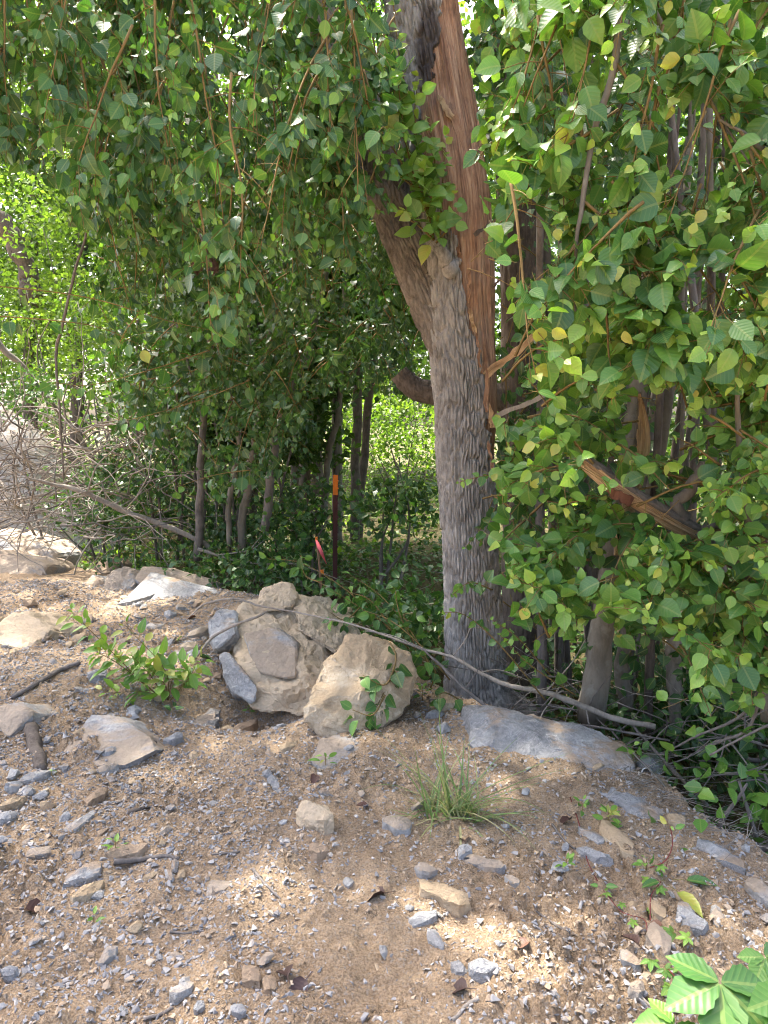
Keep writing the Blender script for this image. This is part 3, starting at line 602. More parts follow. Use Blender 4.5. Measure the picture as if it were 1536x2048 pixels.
# 300 loose stones that show largest
SHARED = []
GM = {'blue-grey': R_BLUE, 'pale grey': R_PALE, 'tan': R_TAN, 'brown': R_BROWN, 'dusty grey': R_BLUE_D}
for cname, mat in GM.items():
    SHARED.append((cname, [mesh(f'{cname} stone', V, T, None, (mat,), False) for V, T in TPL]))
ZONES = [(lambda a, b: b < 1330, 'on the soil before the slabs'),
         (lambda a, b: b < 1560 and a < 640, 'in the rubble around the pit'),
         (lambda a, b: b < 1800 and a < 520, 'in the stony dirt below the pointed rock'),
         (lambda a, b: b < 1800 and a < 1010, 'on the clay around the lumpy rock'),
         (lambda a, b: b < 1800, 'in the dirt between grass tuft and brush'),
         (lambda a, b: a < 620, 'on the nearest ground at the left'),
         (lambda a, b: a < 1150, 'on the nearest ground in the middle'),
         (lambda a, b: True, 'on the nearest ground at the right')]
done = 0
x, y = scatter(1500, (-3.6, 2.2), (1.62, 6.3)); order = _r.permutation(len(x))
for i in order:
    a, b_, dep = proj(np.array([x[i], y[i], 0.0]))
    if not (-10 < a < 1546 and 1160 < b_ < 2060): continue
    if _r.uniform() > 0.45 + 0.55 * (b_ > 1500): continue
    cname, ms = SHARED[_r.choice(5, p=[.42, .2, .16, .12, .10])]
    s_ = (_r.uniform(18, 30) + 26 * _r.uniform() ** 3) * dep / F
    o = link('stone', ms[_r.integers(len(ms))]); Rm = Matrix(quat_m(_r, 1, 0.3)[0].tolist()).to_4x4()
    o.matrix_world = Matrix.Translation((x[i], y[i], float(height(x[i], y[i])) + s_ * 0.10)) @ Rm @ Matrix.Diagonal((s_, s_, s_ * _r.uniform(.8, 1.2), 1))
    z = next(t for f_, t in ZONES if f_(a, b_))
    tag(o, f'small {cname} angular stone {z}', 'stone', f'small {cname} stones {z}')
    done += 1
    if done >= 236: break
# ------------------------------------------------------------------ leaves
def template(rows, petiole=True):
    V = [(0, 0)]; T = []
    for v, w in rows: V += [(-w, v), (0, v), (w, v)]
    V.append((0, 1)); n = len(rows); tip = len(V) - 1
    T += [(0, 2, 1), (0, 3, 2)]
    for i in range(n - 1):
        a, b = 1 + 3 * i, 4 + 3 * i
        T += [(a, a + 1, b + 1), (a, b + 1, b), (a + 1, a + 2, b + 2), (a + 1, b + 2, b + 1)]
    a = 1 + 3 * (n - 1); T += [(a, a + 1, tip), (a + 1, a + 2, tip)]
    if petiole:
        b = len(V); V += [(-0.012, -0.42), (0.012, -0.42), (0.012, 0.0), (-0.012, 0.0)]; T += [(b, b + 1, b + 2), (b, b + 2, b + 3)]
    return np.array(V, float), np.array(T)
T_NEAR = template([(0.05, .15), (0.19, .33), (0.42, .415), (0.66, .34), (0.87, .13)])
T_MID = template([(0.12, .26), (0.44, .42), (0.79, .22)])
T_FAR = template([(0.40, .40)], False)
T_FARP = template([(0.40, .40)], True)
T_DIA = (np.array([(0, 0), (-.36, .42), (.36, .42), (0, 1)], float), np.array([(0, 2, 1), (1, 2, 3)]))
T_LANCE = template([(0.10, .14), (0.35, .24), (0.65, .20), (0.86, .09)])
def leaf_local(tp, fold, bend, curl=0.0):
    u, v = tp[:, 0], np.maximum(tp[:, 1], 0)
    z = fold[:, None] * np.abs(u)[None] * 1.6 - bend[:, None] * (v ** 2)[None] + curl[:, None] * (np.sin(v * 9) * np.abs(u))[None]
    z = z + np.where(tp[:, 1] < 0, 0.25 * tp[:, 1] * 0.0, 0)[None]
    y = tp[None, :, 1] * (1 - 0.18 * np.abs(bend)[:, None] * np.maximum(tp[None, :, 1], 0))
    return np.broadcast_to(u[None], z.shape), np.broadcast_to(y, z.shape), z
ALL_PLANTS = []
class Plant:
    def __init__(s, name, base, label, cat, group=None, tmpl=T_MID, mat=None, pieces=0, twig_mat=None, mass_tm=None, leaf_name='leaf', mass='foliage'):
        s.root = thing(name, base, label, cat, group); s.tm = tmpl; s.mtm = mass_tm or (T_MID if tmpl is T_NEAR else tmpl); s.side = True; s.mat = mat or M_LEAF; s.pieces = pieces; s.L = []; s.tw = MB(); s.twm = twig_mat or M_TWIG; s.leaf_name = leaf_name; s.mass = mass
        s._keep = None; s.pend = []; ALL_PLANTS.append(s)
    @property
    def keep(s): return s._keep
    @keep.setter
    def keep(s, f): s.flush(); s._keep = f
    def flush(s):                             # prune all waiting leaves at once
        if not s.pend: return
        a = [np.concatenate(c) for c in zip(*s.pend)]; s.pend = []
        if s._keep is not None: k = s._keep(a[0] + a[1] * a[3][:, None] * 0.9); a = [q[k] for q in a]
        if len(a[0]): s.L.append(a)
    def leaves(s, P, D, N, S, W, T, B, filt=True):
        P = np.asarray(P, float); n = len(P); D = unit(D); N = unit(N - D * np.sum(N * D, -1, keepdims=True))
        f = lambda a: np.broadcast_to(np.asarray(a, float), (n,))
        a = [P, D, N, f(S), f(W), f(T), f(B)]
        s.pend.append(a)
    def twig(s, pts, r0, r1, k=4, filt=True):
        pts = np.asarray(pts)
        if filt and s.keep is not None:
            kk = s.keep(pts)
            if not kk.any(): return
            last = len(kk) - int(np.argmax(kk[::-1]))
            pts = pts[:max(last, 2)]
        V, T, Q = tube(pts, np.linspace(r0, r1, len(pts)), k); s.tw.add(V, T, Q)
    def gathered(s):
        s.flush(); return [np.concatenate(c) for c in zip(*s.L)]
UP = np.array([0, 0, 1.0]); CAMDIR = np.array([0, -1.0, 0.0])
def axis(p0, d0, L, n, droop=0.0, wob=0.25, r_=rng):
    P = [np.asarray(p0, float)]; d = unit(d0); st = L / (n - 1)
    for _ in range(n - 1):
        d = unit(d + np.array([0, 0, -droop * st]) + r_.normal(size=3) * wob * math.sqrt(st)); P.append(P[-1] + d * st)
    return np.array(P)
def dress(pl, pts, n, S, t0, t1, face=CAMDIR, hang=0.5, start=0.12, fw=0.6, uw=0.55, rw=0.55, along=0.45, shrink=0.55, bend=(0.0, 0.45)):
    t = np.clip(np.linspace(start, 1, n) + rng.normal(0, 0.02, n), 0, 1) * (len(pts) - 1); i = np.minimum(t.astype(int), len(pts) - 2); f = (t - i)[:, None]
    P = pts[i] * (1 - f) + pts[i + 1] * f; Tn = unit(pts[i + 1] - pts[i])
    ph = np.arange(n) * 2.4 + rng.uniform(0, 6); a1 = unit(np.cross(Tn, UP + 0.01)); a2 = np.cross(Tn, a1)
    side = np.cos(ph)[:, None] * a1 + np.sin(ph)[:, None] * a2
    D = Tn * along + side * 0.85 + np.array([0, 0, -hang]) + rng.normal(size=(n, 3)) * 0.22
    N = np.asarray(face) * fw + UP * uw + rng.normal(size=(n, 3)) * rw
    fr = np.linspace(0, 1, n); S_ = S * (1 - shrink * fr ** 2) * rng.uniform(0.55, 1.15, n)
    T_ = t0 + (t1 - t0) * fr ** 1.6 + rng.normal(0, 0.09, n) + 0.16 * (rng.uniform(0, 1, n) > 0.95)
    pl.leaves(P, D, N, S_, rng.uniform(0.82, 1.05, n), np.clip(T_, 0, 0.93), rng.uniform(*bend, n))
def spray(pl, p0, d0, L, droop, nside, S, t0, t1, face=CAMDIR, hang=0.5, r0=0.006, per=(6, 10), ls=(0.14, 0.30), wob=0.25, **kw):
    pts = axis(p0, d0, L, 12, droop, wob); pl.twig(pts, r0, 0.0014, 4 if pl.side else 3)
    dress(pl, pts[6:], 9, S, t0, t1, face, hang, **kw)
    for q in range(nside):
        u = 0.08 + 0.86 * (q + rng.uniform(0, .8)) / nside; i = min(int(u * 11), 10); p = pts[i] + (pts[i + 1] - pts[i]) * (u * 11 - i)
        tn = unit(pts[i + 1] - pts[i]); d = tn * 0.5 + unit(rng.normal(size=3)) * 0.9
        sp = axis(p, d, rng.uniform(*ls), 6, droop * 1.6, wob * 1.5); 
        if pl.side: pl.twig(sp, 0.0022, 0.001, 3)
        dress(pl, sp, int(rng.integers(*per)), S, t0, t1, face, hang, **kw)
def blob(pl, c, rad, n, S, t0, t1, clump=0.16, per=26, shell=0.35, hang=0.3, face=(0, 0, 0)):
    m = max(1, n // per); d = unit(rng.normal(size=(m, 3))); r = shell + (1 - shell) * rng.uniform(0, 1, (m, 1)) ** 0.5
    C = np.asarray(c) + d * r * np.asarray(rad) * (1 + 0.25 * vn(d[:, 0] * 2.2 + c[0], d[:, 1] * 2.2, d[:, 2] * 2.2 + .2, 5))[:, None]
    P = np.repeat(C, per, 0) + rng.normal(size=(m * per, 3)) * clump * np.array([1, 1, 0.75]); k = len(P)
    D = rng.normal(size=(k, 3)) + np.array([0, 0, -hang]); N = UP * 0.6 + np.asarray(face) + rng.normal(size=(k, 3)) * 0.6
    tt = np.repeat(rng.uniform(t0, t1, m), per) + rng.normal(0, 0.08, k)
    pl.leaves(P, D, N, S * rng.uniform(0.7, 1.15, k), rng.uniform(0.8, 1.1, k), np.clip(tt, 0, 0.95), rng.uniform(0, 0.3, k))

# ------------------------------------------------------------------ woody parts
def pth(rows):                                # (px, py, Y, radius in px) -> x, y, z, radius, py
    return np.array([[*at(a, b, Y), r * (Y * CP + 0.0) / F, b] for a, b, Y, r in rows])
def limb(rows, k, n, amp=0.011, cell=(0.027, 0.10), strip=None, seed=0, R0=None, depth=0.040, jagk=1.0):
    S = spline(pth(rows), n); P, R, py = S[:, :3], np.maximum(S[:, 3], 0.003), S[:, 4]
    Tn, N, B = frames(P); th = np.linspace(-math.pi, math.pi, k, endpoint=False); th = th - 0.42 * np.sin(th)
    s = np.concatenate([[0], np.cumsum(np.linalg.norm(np.diff(P, axis=0), axis=1))])
    R0 = R0 or float(R.mean()); A, Z = np.meshgrid(th * R0, s, indexing='xy')
    Aw = A + 0.004 * vn(A * 7, Z * 4, 0, seed) + 0.002 * vn(A * 40, Z * 22, 0, seed + 1)
    e, idv = voro(Aw / cell[0], Z / cell[1] + 2.0 * _hash(np.floor(Aw / cell[0]).astype(np.int64), np.zeros(A.shape, np.int64), np.zeros(A.shape, np.int64), seed), seed + 3, 0.62)
    e2, id2 = voro(Aw / (cell[0] * .5), Z / (cell[1] * .30), seed + 4)
    fu_ = np.abs(vn(Aw * 1.05 / cell[0], Z * 0.50 / cell[1], 0, seed + 20) + 0.30 * vn(Aw * 2.1 / cell[0], Z * 1.3 / cell[1], 0, seed + 21))
    disp = amp * smooth(0.02, 0.28, e) * (0.7 + 0.45 * idv) * (0.6 + 0.4 * smooth(0.0, 0.3, fu_)) + amp * 0.12 * smooth(0, 0.3, e2) + amp * 0.10 * vn(A * 120, Z * 70, 0, seed + 6) + R[:, None] * 0.05 * vn(A * 5, Z * 3, 0, seed + 7)
    r = R[:, None] + disp - amp * 0.8
    mask = None
    if strip is not None:
        b0, b1 = strip(py); deg = np.degrees(th)[None]
        jag = jagk * (7 * vn(Z * 11, A * 5, 0, seed + 8) + 5 * vn(Z * 34, A * 20, 0, seed + 9))
        mask = (deg > b0[:, None] + jag) & (deg < b1[:, None] + jag)
        rr = R[:, None] - depth; r = np.where(mask, np.maximum(rr, 0.002), r)
    V = P[:, None] + r[..., None] * (np.cos(th)[None, :, None] * N[:, None] + np.sin(th)[None, :, None] * B[:, None])
    i, j = np.meshgrid(np.arange(n - 1), np.arange(k), indexing='ij'); j2 = (j + 1) % k
    Q = np.stack([i * k + j, i * k + j2, (i + 1) * k + j2, (i + 1) * k + j], -1).reshape(-1, 4)
    Vf = np.vstack([V.reshape(-1, 3), P[0], P[-1]]); jj = np.arange(k); j3 = (jj + 1) % k
    T = np.vstack([np.stack([np.full(k, n * k), j3, jj], -1), np.stack([np.full(k, n * k + 1), (n - 1) * k + jj, (n - 1) * k + j3], -1)])
    bark = (Vf, T, Q); wood = None
    if strip is not None:
        gk = 0.5 + depth * 12
        g = gk * (0.009 * vn(A * 46, Z * 1.8, 0, seed + 12) + 0.005 * vn(A * 110, Z * 5, 0, seed + 13) + 0.003 * vn(A * 240, Z * 11, 0, seed + 14))
        st = np.round(3 * vn(A * 20, Z * 2.0, 0, seed + 15)) / 3 * 0.013
        dil = mask.copy()
        for q in range(1, 5): dil |= np.roll(mask, q, 1) | np.roll(mask, -q, 1) | np.roll(mask, q * 2, 0) | np.roll(mask, -q * 2, 0)
        rw = np.maximum(R[:, None] - np.where(dil, depth * 0.50, depth * 1.3) + np.where(dil, g + st, 0), 0.002)
        W = P[:, None] + rw[..., None] * (np.cos(th)[None, :, None] * N[:, None] + np.sin(th)[None, :, None] * B[:, None])
        rows_ = mask.any(1); lo, hi = max(int(np.argmax(rows_)) - 2, 0), min(n - int(np.argmax(rows_[::-1])) + 2, n)
        keepj = np.degrees(th); jm = np.where((keepj > b0.min() - 20) & (keepj < min(b1.max(), 175)))[0]
        W, A2, Z2 = W[lo:hi:2][:, jm], A[lo:hi:2][:, jm], Z[lo:hi:2][:, jm]; a, b = W.shape[:2]
        i, j = np.meshgrid(np.arange(a - 1), np.arange(b - 1), indexing='ij')
        Qw = np.stack([i * b + j, i * b + j + 1, (i + 1) * b + j + 1, (i + 1) * b + j], -1).reshape(-1, 4)
        wood = (W.reshape(-1, 3), Qw, A2.ravel(), Z2.ravel())
    return bark, wood
def put(name, geo, mat, parent):
    V, T, Q = geo; return link(name, mesh(name, V, T, Q, (mat,)), parent)
def put_wood(name, w, mat, parent):
    return link(name, mesh(name, w[0], None, w[1], (mat,), True, {'grain': w[2], 'along': w[3]}), parent)
def stick(rows, k=7, n=None, amp=0.12, seed=1, px=True):
    S = spline(pth(rows) if px else np.array(rows, float), n or max(8, 5 * len(rows))); R = np.maximum(S[:, 3], 0.0008)
    w = np.stack([vn(np.arange(len(S)) * 0.6 + seed * 5.3, i * 3.1, 0, seed) for i in range(3)], -1)
    V, T, Q = tube(S[:, :3] + w * R[:, None] * 0.25, R, k); return knobbly(V, amp * float(R.mean()), 0.5 / max(float(R.mean()), .002), seed), T, Q
def splinter(name, a, b, w, parent, mat, th=0.012, seed=0):       # flat torn sliver with ragged ends
    a, b = np.asarray(a), np.asarray(b); n = 16; t = np.linspace(0, 1, n)[:, None]; C = a + (b - a) * t + np.stack([0.006 * vn(t[:, 0] * 6, i, 0, seed) for i in range(3)], -1)
    d = unit(b - a); sd = unit(np.cross(d, CAMDIR)); fw = np.cross(sd, d)
    wd = w * 0.5 * np.clip(np.minimum(1, (1 - t) * 5 + 0.15), 0, 1) * (1 + 0.35 * vn(t * 9, 2, 0, seed)); V = []
    for sx, sy in ((-1, -1), (1, -1), (1, 1), (-1, 1)): V.append(C + sd * wd * sx * (1 + 0.15 * vn(t * 17, sx, 0, seed + 3)) + fw * th * 0.5 * sy)
    V = np.stack(V, 1).reshape(-1, 3); i, j = np.meshgrid(np.arange(n - 1), np.arange(4), indexing='ij'); j2 = (j + 1) % 4
    Q = np.stack([i * 4 + j, i * 4 + j2, (i + 1) * 4 + j2, (i + 1) * 4 + j], -1).reshape(-1, 4); Q = np.vstack([Q, [[3, 2, 1, 0]], [[(n - 1) * 4 + q for q in range(4)]]])
    return link(name, mesh(name, V, None, Q, (mat,), False, {'grain': np.tile([0, .03, .05, .08], n) * 1.0, 'along': np.repeat(t[:, 0] * 0.3, 4)}), parent)

# ------------------------------------------------------------------ the split pear tree
TRUNK = [(968, 1452, 4.22, 118), (959, 1410, 4.2, 82), (952, 1370, 4.2, 65), (950, 1300, 4.2, 59), (944, 1150, 4.2, 57), (936, 1000, 4.2, 56), (933, 900, 4.2, 60), (934, 800, 4.2, 64), (926, 700, 4.2, 67), (916, 600, 4.2, 75), (910, 500, 4.2, 78), (903, 400, 4.2, 79), (890, 300, 4.2, 76), (876, 200, 4.2, 72), (861, 100, 4.2, 70), (845, 0, 4.2, 70), (825, -150, 4.2, 66), (795, -400, 4.25, 58), (760, -750, 4.35, 44), (730, -1100, 4.5, 28), (700, -1500, 4.7, 8)]
TY = np.array([r[1] for r in TRUNK][::-1], float); TXL = np.array([r[0] - r[3] for r in TRUNK][::-1], float); TXR = np.array([r[0] + r[3] for r in TRUNK][::-1], float)
SPY = np.array([-340, -300, -200, -100, 0, 100, 150, 185, 210, 240, 300, 400, 430, 500, 600, 700, 800, 900, 935, 955, 990], float)
SPB = np.array([200, 120, 60, 30, 20, 14, 0, -12, -32, -42, -38, -28, -16, -4, 9, 22, 31, 45, 70, 120, 200], float)
def trunk_strip(py):
    return np.interp(py, SPY, SPB), np.where((py > -340) & (py < 960), 150.0, -200.0)
pear = thing('pear_tree', at(956, 1405, 4.2), 'large split tree with grey furrowed bark and long torn reddish wood', 'tree')
put('upper_trunk', limb(TRUNK[16:], 60, 90, 0.012, seed=12)[0], M_BARK, pear)
bark, wood = limb(TRUNK[:17], 250, 540, 0.023, (0.0205, 0.135), strip=trunk_strip, seed=11, R0=0.19, depth=0.045)
def mat_trunk():
    m = M_BARK.copy(); m.name = 'stained_grey_bark'; N = m.node_tree.nodes; L = m.node_tree.links; b = N['Principled BSDF']
    src = b.inputs['Base Color'].links[0].from_socket; st = N.new('ShaderNodeAttribute'); st.attribute_name = 'stain'
    n = _noise(N, L, 12, 4, 0.6, _pos(N)); f = _math(N, L, 'MULTIPLY', st.outputs['Fac'], _math(N, L, 'ADD', n.outputs[0], 0.4), True)
    L.new(_mix(N, L, f, src, (0.055, 0.043, 0.038)), b.inputs['Base Color']); return m
_px, _py, _ = proj(bark[0]); stain = smooth(1.0, 0.55, np.hypot((_px - 858) / 34, (_py - 100) / 125))
trunk = link('trunk', mesh('trunk', *bark, (mat_trunk(),), True, {'stain': stain}), pear)
tag(put_wood('torn_wood', wood, M_WOOD, trunk), 'long torn face of bare reddish-brown wood')
LIMB = [(915, 745, 4.2, 36), (886, 655, 4.19, 46), (848, 560, 4.17, 45), (806, 465, 4.15, 42), (770, 365, 4.13, 39), (742, 265, 4.12, 36), (704, 165, 4.12, 34), (660, 70, 4.12, 30), (610, -20, 4.1, 26), (530, -160, 4.0, 22), (420, -330, 3.8, 16), (300, -480, 3.5, 8)]
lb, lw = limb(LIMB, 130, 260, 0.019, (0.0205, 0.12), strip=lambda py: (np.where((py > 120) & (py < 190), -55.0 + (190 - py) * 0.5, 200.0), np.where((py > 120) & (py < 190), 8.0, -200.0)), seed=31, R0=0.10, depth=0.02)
limb_o = put('limb', lb, mat_bark('shaded_limb_bark', (0.072, 0.060, 0.050), (0.235, 0.205, 0.175), 1.0, 0.6, 0.15), pear)  # bark colour darkened to carry the limb's shade
put_wood('torn_wood', lw, M_WOOD, limb_o)
put('limb', limb([(760, 375, 4.13, 24), (718, 358, 4.08, 22), (676, 348, 4.0, 19), (655, 330, 3.95, 15), (640, 328, 3.93, 3)], 48, 60, 0.006, (0.02, 0.06), seed=41)[0], M_BARK_DARK, pear)
put('limb', limb([(822, -150, 4.2, 48), (890, -350, 4.0, 36), (990, -520, 3.7, 26), (1080, -680, 3.2, 16), (1150, -800, 2.8, 8)], 40, 80, 0.006, (0.025, 0.08), seed=43)[0], M_BARK_DARK, pear)
put('limb', limb([(800, -380, 4.25, 40), (640, -560, 3.9, 30), (430, -720, 3.3, 22), (250, -900, 2.8, 12)], 40, 80, 0.006, (0.025, 0.08), seed=44)[0], M_BARK_DARK, pear)
put('limb', limb([(790, -430, 4.25, 34), (700, -640, 4.9, 26), (560, -760, 5.6, 18), (380, -800, 6.3, 10)], 32, 60, 0.005, (0.025, 0.08), seed=45)[0], M_BARK_DARK, pear)
put('broken_stub', stick([(905, 545, 4.0, 17), (893, 518, 3.97, 15), (876, 492, 3.93, 11), (866, 482, 3.92, 5)], 10, seed=5), M_BARK, pear)
splinter('splinter', at(972, 752, 4.05), at(1086, 658, 3.85), 0.034, trunk, M_WOOD_PALE, 0.014, 3)
splinter('splinter', at(978, 837, 4.05), at(1112, 784, 3.8), 0.022, trunk, M_DEADWOOD, 0.012, 5)
splinter('splinter', at(950, 470, 4.0), at(992, 438, 3.93), 0.018, trunk, M_BARK_DARK, 0.01, 7)
splinter('splinter', at(905, 235, 4.0), at(872, 190, 3.97), 0.030, trunk, M_WOOD_PALE, 0.01, 9)
splinter('splinter', at(935, 330, 4.03), at(900, 205, 4.0), 0.035, trunk, M_WOOD, 0.01, 13)
splinter('splinter', at(985, 575, 4.06), at(1000, 555, 4.0), 0.014, trunk, M_BARK_DARK, 0.008, 11)

for i, q in enumerate(np.linspace(235, 900, 11)):                   # slivers along the torn edge of the bark
    xb = np.interp(q, TY, (TXL + TXR) / 2) + (np.interp(q, TY, TXR) - np.interp(q, TY, TXL)) / 2 * math.sin(math.radians(min(70, np.interp(q, SPY, SPB) + 6)))
    splinter('splinter', at(xb + U(2, 10), q + U(20, 60), 4.02), at(xb + U(-4, 14), q - U(10, 40), 3.985), U(.010, .024), trunk, M_WOOD if i % 3 else M_WOOD_PALE, 0.012, 60 + i)
def in_trunk(px, py, m=6): return (px > np.interp(py, TY, TXL) - m) & (px < np.interp(py, TY, TXR) + m)
LLX = np.array([-500, 0, 90, 200, 240, 300, 460, 560, 650, 720, 830, 880]); LLY = np.array([330, 330, 400, 440, 560, 640, 720, 660, 600, 560, 520, 480.])
LIMX = lambda py: np.interp(py, [150, 265, 360, 455, 550], [704, 738, 760, 788, 826])
def keep_L(P):
    px, py, d = proj(P); n = 60 * vn(px / 90, py / 90, 0, 61)
    k = (py < np.interp(px, LLX, LLY) + n) & ((px < np.interp(py, TY, TXL) - 2) | (P[:, 1] > 4.5))
    k &= ~((np.abs(px - LIMX(py)) < 30) & (vn(px / 40, py / 40, 0, 66) > -0.25) & (py > 330) & (py < 540) & (P[:, 1] < 4.4))
    return k & (d > 1.6)
crown = Plant('pear_tree_crown', at(956, 1405, 4.2), '', '', tmpl=T_NEAR, pieces=300)
bpy.data.objects.remove(crown.root); crown.root = pear; crown.keep = keep_L
for _ in range(150):                                                 # curtains of hanging shoots
    a, b, Y = U(-420, 760), U(-420, 330), U(2.9, 4.6)
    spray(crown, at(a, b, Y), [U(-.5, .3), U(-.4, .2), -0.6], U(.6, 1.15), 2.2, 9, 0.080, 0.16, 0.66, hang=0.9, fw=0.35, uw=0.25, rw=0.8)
crown.keep = lambda P: (proj(P)[0] < np.interp(proj(P)[1], TY, TXL) + 12) & (proj(P)[1] < 480)
for _ in range(16):                                                 # leaves in front of the left limb
    spray(crown, at(U(650, 790), U(-40, 300), U(3.55, 3.9)), [U(-.5, .2), -.2, -0.5], U(.3, .5), 1.8, 5, 0.085, 0.2, 0.7, hang=0.7, fw=0.5, uw=0.4, rw=0.6)
crown.keep = None
crown2 = Plant('pear_tree_crown', at(956, 1405, 4.2), '', '', tmpl=T_FARP)
bpy.data.objects.remove(crown2.root); crown2.root = pear; crown2.side = False; crown2.keep = keep_L
for _ in range(290):
    a, b, Y = U(-420, 880), U(-500, 480), U(4.5, 6.2)
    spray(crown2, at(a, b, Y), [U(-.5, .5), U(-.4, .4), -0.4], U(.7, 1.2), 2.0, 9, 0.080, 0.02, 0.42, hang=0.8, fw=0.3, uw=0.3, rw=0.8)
over = Plant('pear_tree_crown', at(956, 1405, 4.2), '', '', tmpl=T_FARP, mass='crown')
bpy.data.objects.remove(over.root); over.root = pear; over.side = False; over.keep = lambda P: (proj(P)[1] < -20) & (vn(P[:, 0] * 1.2, P[:, 1] * 1.2, P[:, 2] * .35 + .2, 58) > np.where(P[:, 1] < 7.0, -0.20, -0.6))
for q in range(820):                                                # unseen crown overhead; outer sprays added and leaves enlarged to shade bank and wood
    p = np.array([U(-3.6, 1.6), U(3.4, 6.6), U(3.9, 6.2)]) if q < 60 else np.array([U(-4.6, 1.2), U(3.0, 7.4), U(3.9, 6.6)]) if q < 300 else np.array([U(-8.0, -2.4), U(6.6, 10.8), U(6.0, 8.0)]) if q < 560 else np.array([U(-2.2, 5.5), U(7.0, 12.0), U(5.6, 8.0)])
    spray(over, p, [U(-1, 1), U(-1, 1), U(-.3, .4)], U(.6, 1.1), 1.0, 8, 0.17 if 300 < q < 560 else 0.13, 0.1, 0.5, hang=0.4, fw=0.0, uw=0.8)
crown.keep = None
for rows, n, s in [([(868, 482, 3.93), (842, 330, 3.9), (815, 200, 3.88), (792, 60, 3.85), (780, -70, 3.82)], 30, .088), ([(862, 440, 3.93), (800, 320, 3.88), (745, 235, 3.84), (678, 178, 3.8)], 20, .085), ([(850, 380, 3.92), (800, 260, 3.88), (770, 205, 3.86), (700, 135, 3.83)], 16, .08),
                   ([(880, 470, 3.93), (886, 360, 3.9), (890, 285, 3.9)], 14, .075), ([(868, 480, 3.92), (848, 400, 3.86), (846, 335, 3.84)], 16, .09), ([(840, 330, 3.9), (830, 230, 3.87), (835, 170, 3.86)], 10, .075), ([(872, 486, 3.9), (900, 450, 3.86), (905, 400, 3.85)], 8, .09), ([(868, 480, 3.9), (835, 450, 3.84), (800, 430, 3.82)], 9, .09), ([(860, 430, 3.9), (822, 330, 3.84), (800, 200, 3.8), (795, 120, 3.78)], 18, .085), ([(850, 390, 3.9), (770, 330, 3.82), (735, 300, 3.8)], 10, .085), ([(858, 420, 3.9), (870, 330, 3.85), (850, 250, 3.84)], 12, .085)]:
    pts = spline([at(*r) for r in rows], 14); crown.twig(pts, 0.006, 0.0018)
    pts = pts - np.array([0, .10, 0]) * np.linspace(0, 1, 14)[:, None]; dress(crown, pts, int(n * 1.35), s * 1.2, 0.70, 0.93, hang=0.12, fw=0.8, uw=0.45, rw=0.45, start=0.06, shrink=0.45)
for rows, n in [([(985, 1000, 4.0), (960, 1060, 3.97), (930, 1095, 3.96)], 7), ([(1000, 985, 3.95), (985, 1030, 3.93), (960, 1085, 3.93)], 7)]:      # ivy-like sprig on the bark
    pts = spline([at(*r) for r in rows], 8); crown.twig(pts, 0.003, 0.0012); dress(crown, pts, n, 0.085, 0.2, 0.5, hang=0.4, fw=0.8)

# ------------------------------------------------------------------ second trunk behind it, with a cut limb
old = thing('old_tree', at(1052, 1390, 4.95), 'dark rough trunk standing just behind the split tree, hung with leaves', 'tree')
put('trunk', limb([(1056, 1420, 4.9, 62), (1052, 1360, 4.9, 50), (1048, 1200, 4.9, 44), (1046, 900, 4.9, 42), (1042, 600, 4.9, 40), (1030, 300, 4.9, 38), (1015, 0, 4.9, 34), (990, -400, 4.9, 26), (960, -800, 4.9, 12)], 90, 170, 0.012, seed=51, R0=0.14)[0], M_BARK_DARK, old)
cut = put('cut_limb', limb([(1044, 800, 4.9, 32), (960, 790, 4.95, 26), (880, 786, 5.0, 24), (838, 780, 5.0, 22), (812, 762, 5.0, 21), (798, 746, 5.0, 19)], 60, 70, 0.008, (0.03, 0.06), seed=53)[0], M_BARK_DARK, old)
# ------------------------------------------------------------------ right-hand thicket
RLY = np.array([-400, 0, 180, 260, 330, 420, 560, 660, 720, 800, 870, 960, 1060, 1150, 1230, 1300, 1420.]); RLX = np.array([930, 945, 955, 950, 950, 985, 1000, 1040, 1080, 1010, 990, 985, 985, 1000, 1010, 1060, 1150.])
RBX = np.array([900, 1000, 1100, 1160, 1240, 1320, 1400, 1536, 2000]); RBY = np.array([1150, 1230, 1350, 1300, 1350, 1430, 1440, 1450, 1480.])
def keep_R(P):
    px, py, d = proj(P); n = 26 * vn(px / 60, py / 60, 0, 71)
    return (vn(px / 52, py / 70, d * 1.5 + .2, 76) > -0.52) & (px > np.interp(py, RLY, RLX) + n) & (py < np.interp(px, RBX, RBY) + n) & (d > 1.3)
def hole_R(P):                                # openings in the near leaves where stems and shade show
    px, py, _ = proj(P)
    h = np.zeros(len(P), bool)
    for cx, cy, rx, ry in ((1060, 500, 55, 90), (1430, 600, 80, 60), (1390, 320, 70, 110), (1275, 830, 40, 90), (1330, 840, 60, 70), (1110, 150, 50, 60), (1030, 708, 66, 52), (1045, 812, 70, 40), (1200, 1310, 40, 80), (1200, 945, 50, 32), (1280, 1000, 60, 40), (1350, 1040, 60, 42), (1385, 985, 36, 60)):
        h |= ((px - cx) / rx) ** 2 + ((py - cy) / ry) ** 2 < 1
    return h
def thicket(name, base, label, stems, pieces, tm=T_NEAR, cat='young tree', mat=None):
    p = Plant(name, base, label, cat, tmpl=tm, pieces=pieces, mat=mat)
    for i, rows in enumerate(stems): put('stem', stick(rows, 9, 26, 0.10, seed=i + len(ALL_PLANTS) * 7), M_STEM, p.root)
    return p
